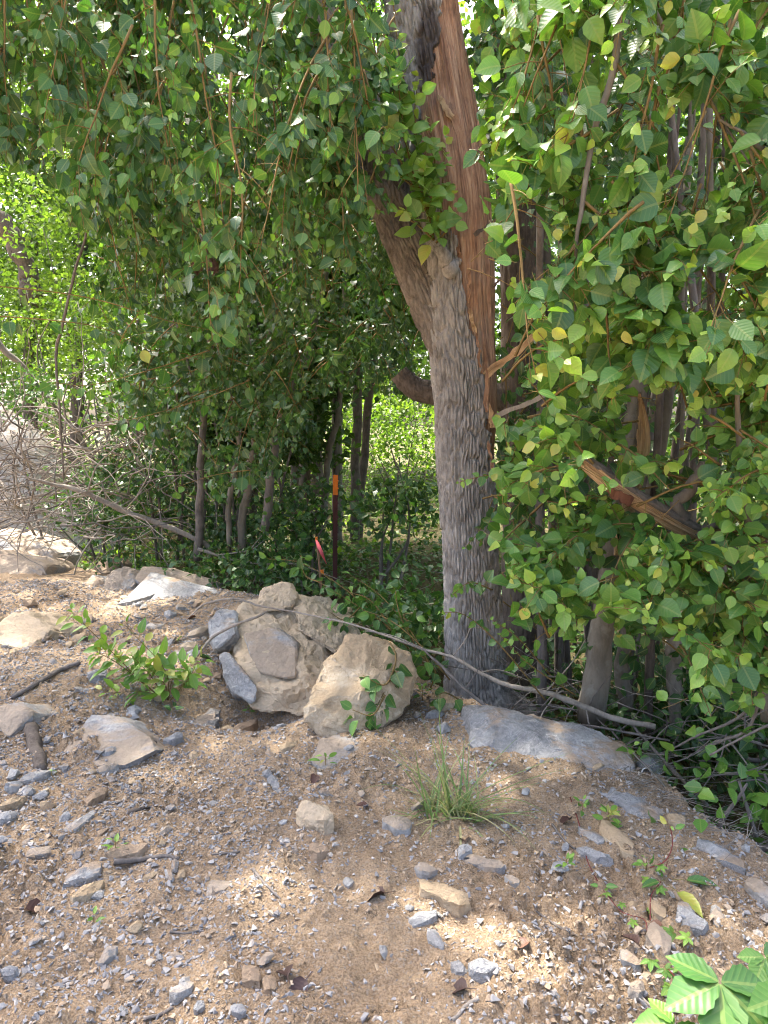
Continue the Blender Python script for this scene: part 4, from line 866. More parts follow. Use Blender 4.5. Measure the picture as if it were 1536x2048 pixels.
bough = thicket('hanging_bough', at(1240, -150, 2.6), 'leafy bough hanging down from above in front of the thicket, with large glossy leaves', [[(1330, -420, 2.9, 12), (1255, -120, 2.6, 9), (1228, 130, 2.5, 7), (1190, 260, 2.48, 6), (1165, 400, 2.46, 5), (1152, 500, 2.45, 3.5), (1150, 640, 2.44, 2)], [(1700, 180, 2.5, 6), (1560, 300, 2.4, 5), (1480, 262, 2.38, 3.5), (1440, 240, 2.36, 2)], [(1250, -100, 2.6, 5), (1330, 60, 2.5, 4), (1420, 200, 2.45, 3), (1500, 330, 2.4, 2)]], 300)
bough.keep = lambda P: keep_R(P) & ~hole_R(P) & (proj(P)[1] < 800 + 60 * vn(proj(P)[0] / 90, 0, 0, 3))
for a, b, Y, dx, L in [(1240, -100, 2.6, -.2, .8), (1228, 120, 2.5, .3, .7), (1190, 260, 2.48, -.7, .6), (1160, 300, 2.5, -.9, .62), (1165, 400, 2.46, .5, .6), (1155, 480, 2.45, -.2, .55), (1330, 60, 2.5, .5, .7), (1420, 200, 2.45, .2, .7), (1500, 300, 2.4, .1, .6), (1480, 262, 2.38, .2, .4), (1120, -60, 2.7, -.2, .7), (1040, -40, 3.0, -.1, .7), (1480, 20, 2.4, -.2, .7), (1380, -60, 2.5, -.1, .8), (1300, 420, 2.5, .4, .5), (1400, 470, 2.4, .3, .5), (1600, 120, 2.3, -.2, .7), (1100, 200, 2.7, -.3, .5), (1250, 480, 2.45, .1, .5), (1030, 240, 3.0, -.4, .5), (1520, 420, 2.3, -.3, .5), (1330, 560, 2.4, -.2, .4), (1200, 560, 2.4, .1, .45), (1640, 350, 2.3, -.3, .6)] + [(U(980, 1750), U(-350, 620), U(2.3, 3.3), U(-.6, .5), U(.4, .7)) for _ in range(70)]:
    spray(bough, at(a, b, Y), [dx, U(-.3, .1), -0.35], L, 1.7, 8, 0.098, 0.38, 0.92, hang=0.45, fw=0.55, uw=0.6, rw=0.5, ls=(.10, .22), per=(5, 8))
pale = thicket('pale_sapling', at(1500, 1400, 2.9), 'sapling with round yellow-green young leaves at the right edge', [[(1530, 1440, 3.0, 10), (1510, 1150, 2.9, 8), (1480, 900, 2.8, 6), (1470, 650, 2.7, 3)], [(1600, 1440, 3.0, 9), (1590, 1000, 2.8, 7), (1560, 620, 2.6, 3)]], 220)
pale.keep = lambda P: (proj(P)[0] > 1340) & (proj(P)[1] > 560) & keep_R(P)
for a, b, Y in [(1470, 620, 2.6), (1500, 700, 2.6), (1450, 760, 2.65), (1530, 800, 2.55), (1480, 860, 2.7), (1420, 830, 2.7), (1560, 930, 2.6), (1440, 930, 2.75), (1500, 1000, 2.7), (1600, 700, 2.5), (1540, 640, 2.5)]:
    spray(pale, at(a, b, Y), [U(-.7, .4), U(-.5, .1), U(-.2, .3)], U(.3, .5), 0.8, 5, 0.066, 0.55, 0.92, hang=0.25, fw=0.6, uw=0.6, ls=(.08, .18), per=(5, 8))
sap = thicket('pear_sapling', at(1195, 1415, 3.75), 'young smooth-barked tree with fresh heart-shaped leaves above the brush', [[(1184, 1440, 3.75, 31), (1192, 1340, 3.75, 27), (1203, 1250, 3.75, 26), (1217, 1150, 3.75, 24), (1238, 1000, 3.77, 22), (1275, 800, 3.85, 18), (1290, 560, 3.9, 13), (1300, 250, 4.0, 8)], [(1250, 1420, 3.9, 16), (1246, 1330, 3.9, 15), (1262, 1200, 3.9, 14), (1300, 1000, 3.95, 12), (1350, 700, 4.0, 10), (1380, 300, 4.0, 6)]], 300)
sap.keep = lambda P: keep_R(P) & ~hole_R(P)
for a, b, Y, dx in [(1010, 870, 3.5, .3), (1080, 740, 3.5, -.4), (1120, 800, 3.3, -.3), (1150, 880, 3.2, -.5), (1060, 930, 3.4, -.5), (1010, 1000, 3.6, -.2), (1060, 1030, 3.4, .2), (1120, 1010, 3.2, .3), (1160, 1060, 3.1, .2), (1220, 1040, 3.1, -.2), (1280, 1060, 3.0, .3), (1340, 1100, 3.0, -.2), (1400, 1130, 2.95, .2), (1110, 1110, 3.2, -.4), (1180, 1120, 3.1, -.5), (1260, 1140, 3.05, .2), (1320, 1180, 2.95, -.1), (1380, 1200, 2.95, .3), (1450, 1180, 2.9, 0), (1080, 1180, 3.3, -.5), (1290, 1230, 2.95, .1), (1460, 1240, 2.9, .2), (1520, 1120, 2.8, .2), (1560, 1220, 2.8, 0), (1360, 1290, 2.9, 0), (1240, 700, 3.1, -.3), (1190, 780, 3.1, .2), (1340, 760, 3.1, .2), (1400, 700, 3.0, -.2), (1360, 900, 3.1, .2), (1150, 640, 3.2, .1), (1120, 940, 3.2, -.2), (1230, 900, 3.15, .1), (1430, 1060, 3.0, .1), (1540, 1000, 2.9, -.1), (1620, 1100, 2.8, 0)] + [(U(985, 1750), U(640, 1300), U(2.9, 3.6), U(-.6, .5)) for _ in range(110)]:
    spray(sap, at(a, b, Y), [dx, U(-.5, 0), U(-.15, .35)], U(.35, .6), 1.1, 7, 0.092, 0.44, 0.93, hang=0.3, fw=0.6, uw=0.65, rw=0.5, ls=(.09, .2), per=(5, 8), start=0.05)
for rows in [[(985, 1180, 3.6), (940, 1165, 3.55), (905, 1190, 3.5)], [(1090, 1400, 3.5), (1000, 1290, 3.5), (930, 1230, 3.52), (880, 1225, 3.5)], [(1100, 1350, 3.5), (1040, 1280, 3.5), (985, 1240, 3.5)], [(1150, 1390, 3.45), (1060, 1330, 3.45), (1000, 1270, 3.45)], [(1060, 950, 3.6), (980, 950, 3.6), (915, 965, 3.6)]]:
    sap.keep = None; pts = spline([at(*r) for r in rows], 10); sap.twig(pts, 0.004, 0.0015); dress(sap, pts, 15, 0.066, 0.35, 0.75, hang=0.4, fw=0.5, start=0.1)
# stems and darker leaves deeper in the thicket
shade = thicket('shaded_thicket', at(1350, 1420, 4.4), 'many slender stems crowded in deep shade behind the leafy saplings', [], 300, T_MID, 'thicket'); shade.mtm = T_FARP; shade.side = False
for i in range(46):
    a = U(1075, 1800); Y = U(3.9, 6.2); l1 = U(-140, 160); r_ = U(4, 12) * (1.5 if i < 6 else 1)
    rows = [(a, 1500, Y, r_), (a + l1 * .2, 1150, Y + U(-.1, .1), r_ * .9), (a + l1 * .5, 750, Y + U(-.2, .2), r_ * .75), (a + l1 * .9, 300, Y + U(-.3, .3), r_ * .55), (a + l1 * 1.3, -250, Y, r_ * .3)]
    put('stem', stick(rows, 6, 22, 0.10, seed=i + 300), [M_STEM, M_BRANCH, M_BARK_DARK][i % 3], shade.root)
shade.keep = lambda P: keep_R(P - np.array([0.06, 0, 0])) & (vn(P[:, 0] * 2.2, P[:, 2] * 2.0, P[:, 1] + .3, 81) > -0.25)
for _ in range(230):
    a, b, Y = U(960, 1900), U(-500, 1250), U(3.5, 5.0)
    spray(shade, at(a, b, Y), [U(-.8, .5), U(-.8, .1), U(-.4, .3)], U(.4, .8), 1.2, 8, 0.080, 0.04, 0.42, hang=0.45, per=(5, 8))
shade.keep = lambda P: (proj(P)[0] > 955) & (P[:, 1] > 4.6) & (vn(P[:, 0] * 1.3, P[:, 2] * 1.1, P[:, 1] * 1.0 + .3, 82) > -0.30)
for _ in range(76):
    blob(shade, at(U(960, 1950), U(-600, 1330), U(5.2, 7.5)), (0.9, 0.7, 0.9), 330, 0.10, 0.02, 0.4, 0.2)

shade.keep = lambda P: (proj(P)[0] > np.interp(proj(P)[1], TY, TXR) + 8)
for _ in range(46):                                                 # leaves hanging in front of the second trunk
    spray(shade, at(U(1000, 1090), U(-80, 900), U(4.15, 4.6)), [U(-.5, .5), U(-.3, .1), U(-.5, .1)], U(.3, .55), 1.5, 6, 0.085, 0.1, 0.55, hang=0.5, per=(5, 8))
# broken bough lying across the thicket
broken = thing('broken_bough', at(1600, 1420, 3.2), 'broken dark-barked bough with bright torn wood slanting through the leaves', 'branch')
bb, bw = limb([(1155, 915, 3.02, 6), (1185, 936, 3.02, 17), (1230, 972, 3.0, 20), (1290, 1010, 3.0, 21), (1350, 1045, 3.02, 22), (1395, 1070, 3.04, 21), (1450, 1105, 3.1, 20), (1540, 1168, 3.2, 22), (1650, 1260, 3.3, 20), (1700, 1420, 3.35, 20)], 110, 150, 0.004, (0.02, 0.03), strip=lambda py: (np.where(py < 1078, -28 + 0.1 * (py - 915), 200.), np.where(py < 1078, 125.0 - 0.2 * (py - 915), -200.)), seed=61, R0=0.055, depth=0.024, jagk=2.2)
put('branch_wood', bb, M_BRANCH, broken); put_wood('torn_wood', bw, M_WOOD_PALE, broken)
put('side_branch', stick([(1370, 1040, 3.02, 17), (1352, 1008, 3.0, 12), (1378, 985, 3.0, 13), (1398, 945, 2.98, 10), (1405, 922, 2.98, 7)], 9, seed=9), M_BRANCH, broken)
put('side_branch', stick([(1400, 1072, 3.02, 12), (1425, 1048, 3.0, 9), (1448, 1055, 2.98, 6), (1475, 1040, 2.97, 3)], 8, seed=10), M_BRANCH, broken)
splinter('splinter', at(1262, 1006, 2.96), at(1212, 978, 2.92), 0.035, broken, mat_bark('torn_inner_bark', (0.10, 0.045, 0.032), (0.17, 0.08, 0.05)), 0.012, 21)
strip = thing('torn_strip', at(1240, 1300, 3.6), 'upright strip of torn pale brown wood between the stems', 'wood strip')
wv, ww = limb([(1235, 1110, 3.6, 9), (1246, 1050, 3.58, 14), (1268, 960, 3.56, 19), (1284, 890, 3.55, 17), (1284, 830, 3.55, 11), (1278, 785, 3.55, 4)], 60, 90, 0.004, strip=lambda py: (np.full_like(py, -80.), np.full_like(py, 70.)), seed=71, R0=0.04, depth=0.014, jagk=2.5)
put('bark', wv, M_BRANCH, strip); put_wood('torn_face', ww, M_WOOD_PALE, strip)
snag = thing('dead_snag', gp(1350, 1440), 'thin grey rotten upright snag standing in the brush at the right', 'dead stem')
put('stem', stick([(1352, 1450, 3.9, 13), (1350, 1380, 3.9, 14), (1346, 1310, 3.9, 15), (1350, 1250, 3.9, 10)], 10, 24, 0.4, 17), M_DEADWOOD, snag)

# ------------------------------------------------------------------ left understory: slim trees before the wood
def slim(label, rows, sprays, S=0.085, t=(0.08, 0.5), pieces=150, mat=M_STEM, ys=(5.8, 7.6), group='slim young trees at the wood edge'):
    Yb = rows[0][2]; p = Plant('slim_tree', at(*rows[0][:3]), label, 'tree', group, tmpl=T_MID, pieces=pieces)
    put('trunk', stick(rows, 9, 34, 0.15, seed=len(ALL_PLANTS)), mat, p.root)
    for a, b, L in sprays:
        spray(p, at(a, b, U(*ys)), [U(-.9, .6), U(-.6, .2), U(-.5, .2)], L, 1.5, 7, S, *t, hang=0.55, fw=0.45, uw=0.45, rw=0.65)
    return p
def pts_in(n, x0, x1, y0, y1, L=(.6, 1.0)): return [(U(x0, x1), U(y0, y1), U(*L)) for _ in range(n)]
slim('pale slim trunk rising straight from the fallen branch end', [(482, 1100, 7.30, 9), (486, 1040, 7.30, 9), (498, 950, 7.30, 8.5), (512, 880, 7.30, 8), (528, 780, 7.30, 7.5), (540, 680, 7.30, 7), (560, 560, 7.30, 6), (590, 350, 7.40, 4)], pts_in(16, 380, 640, 480, 760), pieces=180)
slim('thin bare stem left of the pale slim trunk', [(460, 1092, 7.20, 6), (458, 1020, 7.20, 6), (468, 950, 7.20, 5.5), (478, 890, 7.20, 5), (465, 830, 7.20, 4), (455, 700, 7.20, 3)], pts_in(12, 280, 520, 520, 760), pieces=180)
slim('dark slim trunk leaning right with a fork', [(530, 1060, 7.2, 9), (538, 1000, 7.2, 9), (548, 900, 7.2, 9), (556, 850, 7.2, 9), (590, 760, 7.2, 8), (620, 690, 7.2, 7), (650, 560, 7.2, 6), (690, 380, 7.2, 4)], pts_in(16, 540, 850, 430, 660), pieces=140, mat=M_BRANCH, ys=(6.2, 8.0))
slim('curved thin sapling behind the orange-topped post', [(648, 1030, 9.0, 7), (652, 980, 9.0, 7), (655, 930, 9.0, 7), (664, 880, 9.0, 6.5), (676, 830, 9.0, 6), (684, 700, 9.0, 5), (690, 500, 9, 3)], pts_in(12, 600, 860, 430, 690), pieces=60, ys=(7.5, 9.5))
veil = Plant('drooping_tree', at(420, 1090, 7.0), 'dense drooping tree whose shaded leaves hang over the slim trunks', 'tree', tmpl=T_MID, pieces=300, mass_tm=T_FARP)
put('trunk', stick([(395, 1120, 7.4, 9), (400, 1000, 7.3, 8), (410, 800, 7.2, 7), (440, 500, 7.0, 6), (470, 200, 6.9, 4)], 9, 30, 0.15, 77), M_BRANCH, veil.root)
veil.side = False
veil.keep = lambda P: (lambda q: (q[1] < np.interp(q[0], [150, 200, 260, 330, 460, 560, 640, 700, 790, 880], [500, 640, 800, 930, 990, 930, 800, 770, 770, 770]) + 50 * vn(q[0] / 60, q[1] / 60, 0, 33)) & (q[0] > 175 + 60 * vn(q[1] / 70, 0, 0, 34)))(proj(P))
for _ in range(260):
    a, b = U(190, 860), U(60, 900); spray(veil, at(a, b, U(5.4, 7.8)), [U(-.7, .5), U(-.5, .3), U(-.6, .1)], U(.5, .95), 1.8, 7, 0.082, 0.0, 0.42, hang=0.75, fw=0.4, uw=0.35, rw=0.7)
shrub = Plant('leafy_shrub', at(330, 1110, 8.0), 'dense dark green shrub behind the fallen grey branch', 'shrub', tmpl=T_MID, pieces=200, mass_tm=T_FARP)
for i in range(12):
    a = U(230, 560); put('stem', stick([(a, 1120, 8.1, 3), (a + U(-20, 20), 980, 8.0, 2.8), (a + U(-50, 50), 820, 7.9, 2.4), (a + U(-80, 80), 640, 7.8, 2)], 6, 16, 0.1, 400 + i), M_BRANCH, shrub.root)
kx = lambda P: (lambda q: (q[1] > np.interp(q[0], [150, 230, 300, 400, 520, 640], [1000, 860, 760, 640, 680, 860])) & (q[0] > 170))(proj(P))
shrub.keep = kx; shrub.side = False
for a, b, L in pts_in(150, 180, 640, 740, 1120, (.4, .8)):
    spray(shrub, at(a, b, U(7.6, 8.8)), [U(-.8, .8), U(-.8, .1), U(-.3, .5)], L, 1.0, 7, 0.082, 0.05, 0.42, hang=0.4, fw=0.5, uw=0.6)
# long arching sprays with leaves in a row, hanging in from the left
arch = Plant('arching_spray', at(-120, 640, 4.2), 'long thin twig with leaves hanging in a row at the left edge', 'branch', tmpl=T_NEAR, pieces=60)
for rows, n in [([(-200, 600, 4.0), (-40, 628, 4.0), (100, 640, 4.0), (200, 655, 4.1), (280, 690, 4.2)], 16), ([(-150, 560, 4.3), (150, 590, 4.4), (330, 640, 4.5), (420, 660, 4.5)], 10), ([(420, 700, 4.8), (300, 740, 4.7), (180, 770, 4.6), (110, 765, 4.6)], 12), ([(500, 760, 5.0), (400, 800, 5), (300, 830, 4.9), (255, 840, 4.9)], 10), ([(500, 940, 5.3), (430, 950, 5.3), (350, 975, 5.3)], 9)]:
    pts = spline([at(*r) for r in rows], 14); arch.twig(pts, 0.004, 0.0014)
    dress(arch, pts, n, 0.095, 0.25, 0.6, hang=1.5, fw=0.6, uw=0.15, rw=0.35, along=0.2, shrink=0.2, start=0.02)
stem = thing('climbing_stem', at(118, 1000, 5.0), 'thin dark vine stem rising almost upright at the left', 'vine')
put('stem', stick([(128, 960, 5.2, 1.6), (118, 800, 5.1, 2.4), (112, 730, 5.1, 2.8), (114, 690, 5.1, 3), (128, 640, 5.0, 3), (150, 540, 5.0, 2.6), (172, 470, 5.0, 2.4), (190, 350, 5.0, 3), (230, 150, 4.9, 3)], 7, 40, 0.2, 7), M_BRANCH, stem)
pods = thing('dead_leaf_bunch', at(410, 520, 4.6), 'bunch of shrivelled dark dead leaves hanging from the left foliage', 'dead leaves')

# ------------------------------------------------------------------ woodland behind
def tree(label, a, Y, hpx, rpx, crowns, lean=0, S=0.12, t=(0.2, 0.7), mat=M_BARK_DARK, group='trunks standing in the wood behind', base=None, name='woodland_tree', dead=False):
    b = base or 1024 + F * (math.tan(math.atan2(CAMZ + 0.3, Y) - PITCH))
    p = Plant(name, at(a, b, Y), label, 'tree', group, tmpl=T_FAR, mat=M_LEAF_FAR, mass='crown')
    put('trunk', stick([(a, b + 40, Y, rpx * 1.35), (a, b, Y, rpx * 1.15), (a + lean * .3, b - (b - hpx) * .35, Y, rpx), (a + lean * .7, b - (b - hpx) * .7, Y, rpx * .8), (a + lean, hpx, Y, rpx * .4)], 10, 40, 0.18, len(ALL_PLANTS) + 3), mat, p.root)
    for (cx, cy, dy, r, n) in crowns: blob(p, at(cx, cy, Y + dy), (r, r * .9, r * .75), int(n * 1.9), S, *t, clump=0.24)
    return p
tree('dark trunk leftmost of the close row of trunks in the wood', 590, 12.0, 60, 9, [(520, 380, 0, 1.9, 1500), (600, 120, .5, 1.9, 1200)], -6)
tree('thick dark trunk second in the close row of trunks', 610, 12.5, 40, 15, [(640, 330, 0, 1.8, 1500)], 8)
tree('dark trunk third in the close row of trunks', 634, 12.2, 40, 12, [(700, 200, 1, 2.0, 1400)], 10)
tree('grey slender trunk right behind the orange-topped post', 674, 10.5, 60, 10, [(700, 420, 0, 1.4, 1400), (660, 560, .5, 0.9, 500)], 6, mat=M_STEM)
tree('dark thin vine-wrapped trunk in front of the grey slender trunk', 668, 10.0, 100, 4.5, [(700, 300, 0, 1.0, 500)], 14)
tree('leaning forked trunk between the post and the split tree', 708, 11.0, 120, 9, [(800, 420, 0, 1.5, 1500), (830, 600, 0.5, 0.8, 600)], 26)
tree('reddish leaning trunk crossing the forked trunk', 716, 11.2, 300, 8, [(790, 560, 0.5, 1.1, 700)], 70)
tree('leaning trunk at the far left under bright foliage', 62, 13.0, 330, 17, [(-60, 250, 4, 2.2, 1500), (140, 180, 4, 2.0, 1500)], -120, t=(0.35, 0.9), base=560)
tree('tall leafy tree at the far left beyond the gravel heap', 150, 16.0, 0, 12, [(140, 260, 0, 2.4, 1800), (60, 80, 1, 2.4, 1500), (250, 60, 0, 2.4, 1500)], 20, t=(0.3, 0.85))
tree('leafy tree behind the right thicket', 1240, 11.0, -200, 14, [(1200, 250, 0, 2.0, 1700), (1450, 500, 0, 1.8, 1500), (1150, 700, 0, 1.4, 1000), (1400, 900, 0, 1.4, 900)], 20, t=(0.0, 0.35))
tree('tall trunk standing deep behind the thicket', 1500, 13.0, -200, 14, [(1560, 200, 0, 2.2, 1500), (1650, 700, 0, 2.2, 1500)], 20, t=(0.0, 0.4))
tree('sunlit tree closing the far left above the gravel heap', 60, 17.0, 100, 12, [(20, 420, 0, 2.2, 2600), (160, 560, -1, 1.8, 2000), (330, 420, 1, 2.4, 2400), (20, 640, 0, 1.8, 1600)], 10, S=0.14, t=(0.3, 0.8))
tree('pale sunlit tree far behind the slim trees', 420, 18.0, 100, 10, [(450, 560, 0, 2.4, 2400), (620, 640, 0, 2.2, 2000), (800, 700, 1, 2.2, 2000)], 10, S=0.14, t=(0.3, 0.8))
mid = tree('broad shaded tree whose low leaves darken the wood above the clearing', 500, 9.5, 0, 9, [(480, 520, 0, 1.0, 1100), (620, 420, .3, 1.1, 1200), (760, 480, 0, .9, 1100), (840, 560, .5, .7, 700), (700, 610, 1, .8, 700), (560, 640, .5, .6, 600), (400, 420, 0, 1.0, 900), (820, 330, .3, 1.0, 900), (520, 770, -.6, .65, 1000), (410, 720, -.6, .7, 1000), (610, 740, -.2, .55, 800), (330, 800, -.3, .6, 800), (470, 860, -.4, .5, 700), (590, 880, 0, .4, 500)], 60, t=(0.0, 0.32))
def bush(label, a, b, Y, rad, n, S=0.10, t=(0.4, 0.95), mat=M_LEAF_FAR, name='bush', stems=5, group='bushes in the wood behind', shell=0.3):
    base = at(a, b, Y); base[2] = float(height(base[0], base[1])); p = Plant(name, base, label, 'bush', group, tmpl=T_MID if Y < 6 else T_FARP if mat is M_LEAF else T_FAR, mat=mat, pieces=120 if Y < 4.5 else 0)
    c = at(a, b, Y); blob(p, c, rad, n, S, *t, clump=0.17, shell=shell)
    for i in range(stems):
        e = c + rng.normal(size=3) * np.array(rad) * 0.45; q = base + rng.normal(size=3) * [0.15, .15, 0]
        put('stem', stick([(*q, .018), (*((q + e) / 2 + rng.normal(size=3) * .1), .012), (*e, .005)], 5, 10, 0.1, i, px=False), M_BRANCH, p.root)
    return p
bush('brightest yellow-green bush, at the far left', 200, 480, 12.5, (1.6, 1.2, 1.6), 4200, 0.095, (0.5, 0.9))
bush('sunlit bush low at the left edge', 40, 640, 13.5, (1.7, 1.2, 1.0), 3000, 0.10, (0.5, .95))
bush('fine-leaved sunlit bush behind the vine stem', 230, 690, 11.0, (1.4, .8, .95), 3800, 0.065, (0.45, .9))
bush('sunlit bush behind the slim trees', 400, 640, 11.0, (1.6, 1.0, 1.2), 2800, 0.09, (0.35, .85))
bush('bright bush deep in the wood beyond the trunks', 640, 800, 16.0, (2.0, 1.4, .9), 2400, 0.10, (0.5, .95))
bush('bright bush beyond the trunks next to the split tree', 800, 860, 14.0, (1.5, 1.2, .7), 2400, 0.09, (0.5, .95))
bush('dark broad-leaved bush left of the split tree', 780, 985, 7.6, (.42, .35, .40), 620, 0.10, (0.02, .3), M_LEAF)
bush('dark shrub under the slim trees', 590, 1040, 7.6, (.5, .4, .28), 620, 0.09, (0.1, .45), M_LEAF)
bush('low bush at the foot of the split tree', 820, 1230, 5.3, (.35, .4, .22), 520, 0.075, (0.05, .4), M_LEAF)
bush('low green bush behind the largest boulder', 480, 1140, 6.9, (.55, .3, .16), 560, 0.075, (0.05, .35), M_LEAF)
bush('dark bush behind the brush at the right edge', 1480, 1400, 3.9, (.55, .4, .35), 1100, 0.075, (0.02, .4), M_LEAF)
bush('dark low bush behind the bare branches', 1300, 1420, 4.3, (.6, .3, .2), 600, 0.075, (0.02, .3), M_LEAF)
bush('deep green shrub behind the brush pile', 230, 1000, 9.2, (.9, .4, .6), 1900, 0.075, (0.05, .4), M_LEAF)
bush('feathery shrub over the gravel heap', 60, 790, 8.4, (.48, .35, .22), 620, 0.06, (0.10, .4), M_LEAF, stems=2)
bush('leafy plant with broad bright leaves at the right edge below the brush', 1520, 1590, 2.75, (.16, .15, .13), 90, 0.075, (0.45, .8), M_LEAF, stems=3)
def clear(P):                                 # open ground in front of the post and the view between the trunks
    px, py, _ = proj(P); Y = P[:, 1]
    return ~((Y < 7.6) & (px > 622) & (px < 700) & (py > 930) & (py < 1150)) & ~((Y < 9.5) & (px > 640) & (px < 880) & (py > 790) & (py < 960))
for p_ in ALL_PLANTS:
    if p_.root.name.split('.')[0] in ('slim_tree', 'drooping_tree', 'leafy_shrub', 'bush'): p_.flush(); p_.L = [[q[clear(a_[0])] for q in a_] for a_ in p_.L]
def scatter_leaves(name, label, n, sampler, S, t, cat='undergrowth', tm=T_FAR, mat=None, hang=-0.2):
    p = Plant(name, (0, 6, 0), label, cat, tmpl=tm, mat=mat or M_LEAF_FAR); p.root['kind'] = 'stuff'
    P = sampler(n); P = P[clear(P)]; k = len(P); D = rng.normal(size=(k, 3)) * [1, 1, .5] + [0, 0, -hang]; N = UP * 0.9 + rng.normal(size=(k, 3)) * 0.45
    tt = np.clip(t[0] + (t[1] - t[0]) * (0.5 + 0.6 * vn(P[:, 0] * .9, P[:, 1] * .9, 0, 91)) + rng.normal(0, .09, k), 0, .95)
    p.leaves(P, D, N, S * rng.uniform(.6, 1.2, k), rng.uniform(.75, 1.05, k), tt, rng.uniform(0, .3, k)); return p
def floor_pts(xr, yr, hmax, lim=0.3):
    def f(n):
        x, y = U(*xr, n), U(*yr, n); k = inside(x, y) < lim; x, y = x[k], y[k]
        cl = np.clip(0.55 + 0.75 * vn(x * 1.6, y * 1.6, 0, 95), 0.05, 1.3); return np.stack([x, y, height(x, y, False) + U(0, 1, len(x)) ** 1.3 * hmax * cl], -1)
    return f
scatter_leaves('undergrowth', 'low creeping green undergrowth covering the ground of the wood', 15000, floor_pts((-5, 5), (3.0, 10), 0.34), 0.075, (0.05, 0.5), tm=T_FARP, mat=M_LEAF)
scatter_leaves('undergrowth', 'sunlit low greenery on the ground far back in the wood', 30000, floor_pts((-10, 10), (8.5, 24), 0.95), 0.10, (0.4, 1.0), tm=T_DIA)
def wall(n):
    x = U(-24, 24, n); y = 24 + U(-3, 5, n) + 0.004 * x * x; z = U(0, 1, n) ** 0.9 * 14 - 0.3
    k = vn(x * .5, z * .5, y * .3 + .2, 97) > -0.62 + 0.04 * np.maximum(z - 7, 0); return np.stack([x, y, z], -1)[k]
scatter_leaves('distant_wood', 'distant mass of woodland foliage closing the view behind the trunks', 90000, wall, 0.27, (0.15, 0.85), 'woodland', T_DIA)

# litter of twigs on the floor of the wood
lit = MB(); 
for i in range(420):
    x_, y_ = U(-3.5, 3.5), U(3.2, 9.5)
    if inside(np.array(x_), np.array(y_)) > 0.35: continue
    z_ = float(height(x_, y_, False)) + U(.01, .10); d = unit([U(-1, 1), U(-1, 1), U(-.12, .12)]); L_ = U(.15, .7)
    V, T, Q = tube(axis((x_, y_, z_), d, L_, 6, 0.1, .35), np.linspace(U(.003, .008), .0015, 6), 4); lit.add(V, T, Q)
tag(lit.build('twig_litter', M_DEADWOOD), 'litter of dead twigs on the ground of the wood', 'twigs', kind='stuff')
# ------------------------------------------------------------------ gravel heap at the far left
hx, hy = np.meshgrid(np.linspace(-1, 1, 90), np.linspace(-1, 1, 70)); c = at(10, 905, 10.6); zb = float(height(c[0], c[1], False))
rr = np.hypot(hx, hy); top = at(10, 770, 10.9)[2] - zb
hz = zb - 0.1 + (top + 0.1) * np.clip(1 - rr ** 1.3, -.2, 1) + 0.06 * vn(hx * 5, hy * 5, 0, 3) + 0.02 * vn(hx * 20, hy * 20, 0, 4)
HX, HY = c[0] - 0.5 + hx * 2.2, c[1] + .3 + hy * 1.4
V = np.stack([HX, HY, hz], -1).reshape(-1, 3); i, j = np.meshgrid(np.arange(69), np.arange(89), indexing='ij'); Q = np.stack([i * 90 + j, i * 90 + j + 1, (i + 1) * 90 + j + 1, (i + 1) * 90 + j], -1).reshape(-1, 4)
M_PILE = mat_rock('pale_crushed_stone', (0.46, 0.44, 0.43), (0.30, 0.29, 0.29), (0.62, 0.60, 0.59), (0.40, 0.34, 0.28), 0.15, 0.0, 3.0)
heap = thing('gravel_heap', (c[0], c[1], zb), 'pale sunlit heap of crushed stone behind the brush at the far left', 'gravel heap')
link('mound', mesh('mound', V, None, Q, (M_PILE,)), heap)
g = MB(); n = 3000; a, b = U(-.9, .9, n), U(-.95, .6, n)
from_z = lambda a, b: zb - 0.1 + (top + 0.1) * np.clip(1 - np.hypot(a, b) ** 1.3, -.2, 1) + 0.06 * vn(a * 5, b * 5, 0, 3) + 0.02 * vn(a * 20, b * 20, 0, 4)
gravel(g, TPS, c[0] - 0.5 + a * 2.2, c[1] + .3 + b * 1.4, U(.02, .05, n), U(0.2, .42, n), 0.1, z=from_z(a, b))
tag(g.build('crushed_stone', M_GRAVEL, heap, False), kind='stuff')

# ------------------------------------------------------------------ dead branches and brush
def branch(rows, label, mat=M_BRANCH, name='fallen_branch', group=None, twigs=(), k=8, seed=0, amp=0.3):
    thin = lambda rr: [(a, b, Y, r * (0.58 if r > 8.4 else 0.5)) for a, b, Y, r in rr]
    rows = thin(rows); twigs = [thin(t) for t in twigs]
    if not twigs: return tag(link(name, mesh(name, *stick(rows, k, None, amp, seed), (mat,))), label, 'branch', group)
    e = thing(name, at(*rows[0][:3]), label, 'branch', group); put('branch_wood', stick(rows, k, None, amp, seed), mat, e)
    for i, r in enumerate(twigs): put('twig', stick(r, 5, None, 0.1, seed + i + 1), mat, e)
    return e
branch([(52, 955, 7.00, 5), (100, 968, 7.10, 7.5), (170, 985, 7.20, 9), (240, 1018, 7.30, 10), (330, 1052, 7.40, 10), (400, 1082, 7.45, 9.5), (425, 1098, 7.45, 9)], 'long grey fallen branch slanting down to the right across the brush', M_DEADWOOD, seed=3,
       twigs=[[(60, 957, 7.00, 3), (30, 940, 6.95, 2.5), (-30, 930, 6.90, 2)], [(175, 985, 7.20, 4), (195, 930, 7.15, 3), (240, 890, 7.10, 2)], [(250, 1020, 7.30, 3), (300, 960, 7.25, 2), (310, 920, 7.20, 1.5)]])
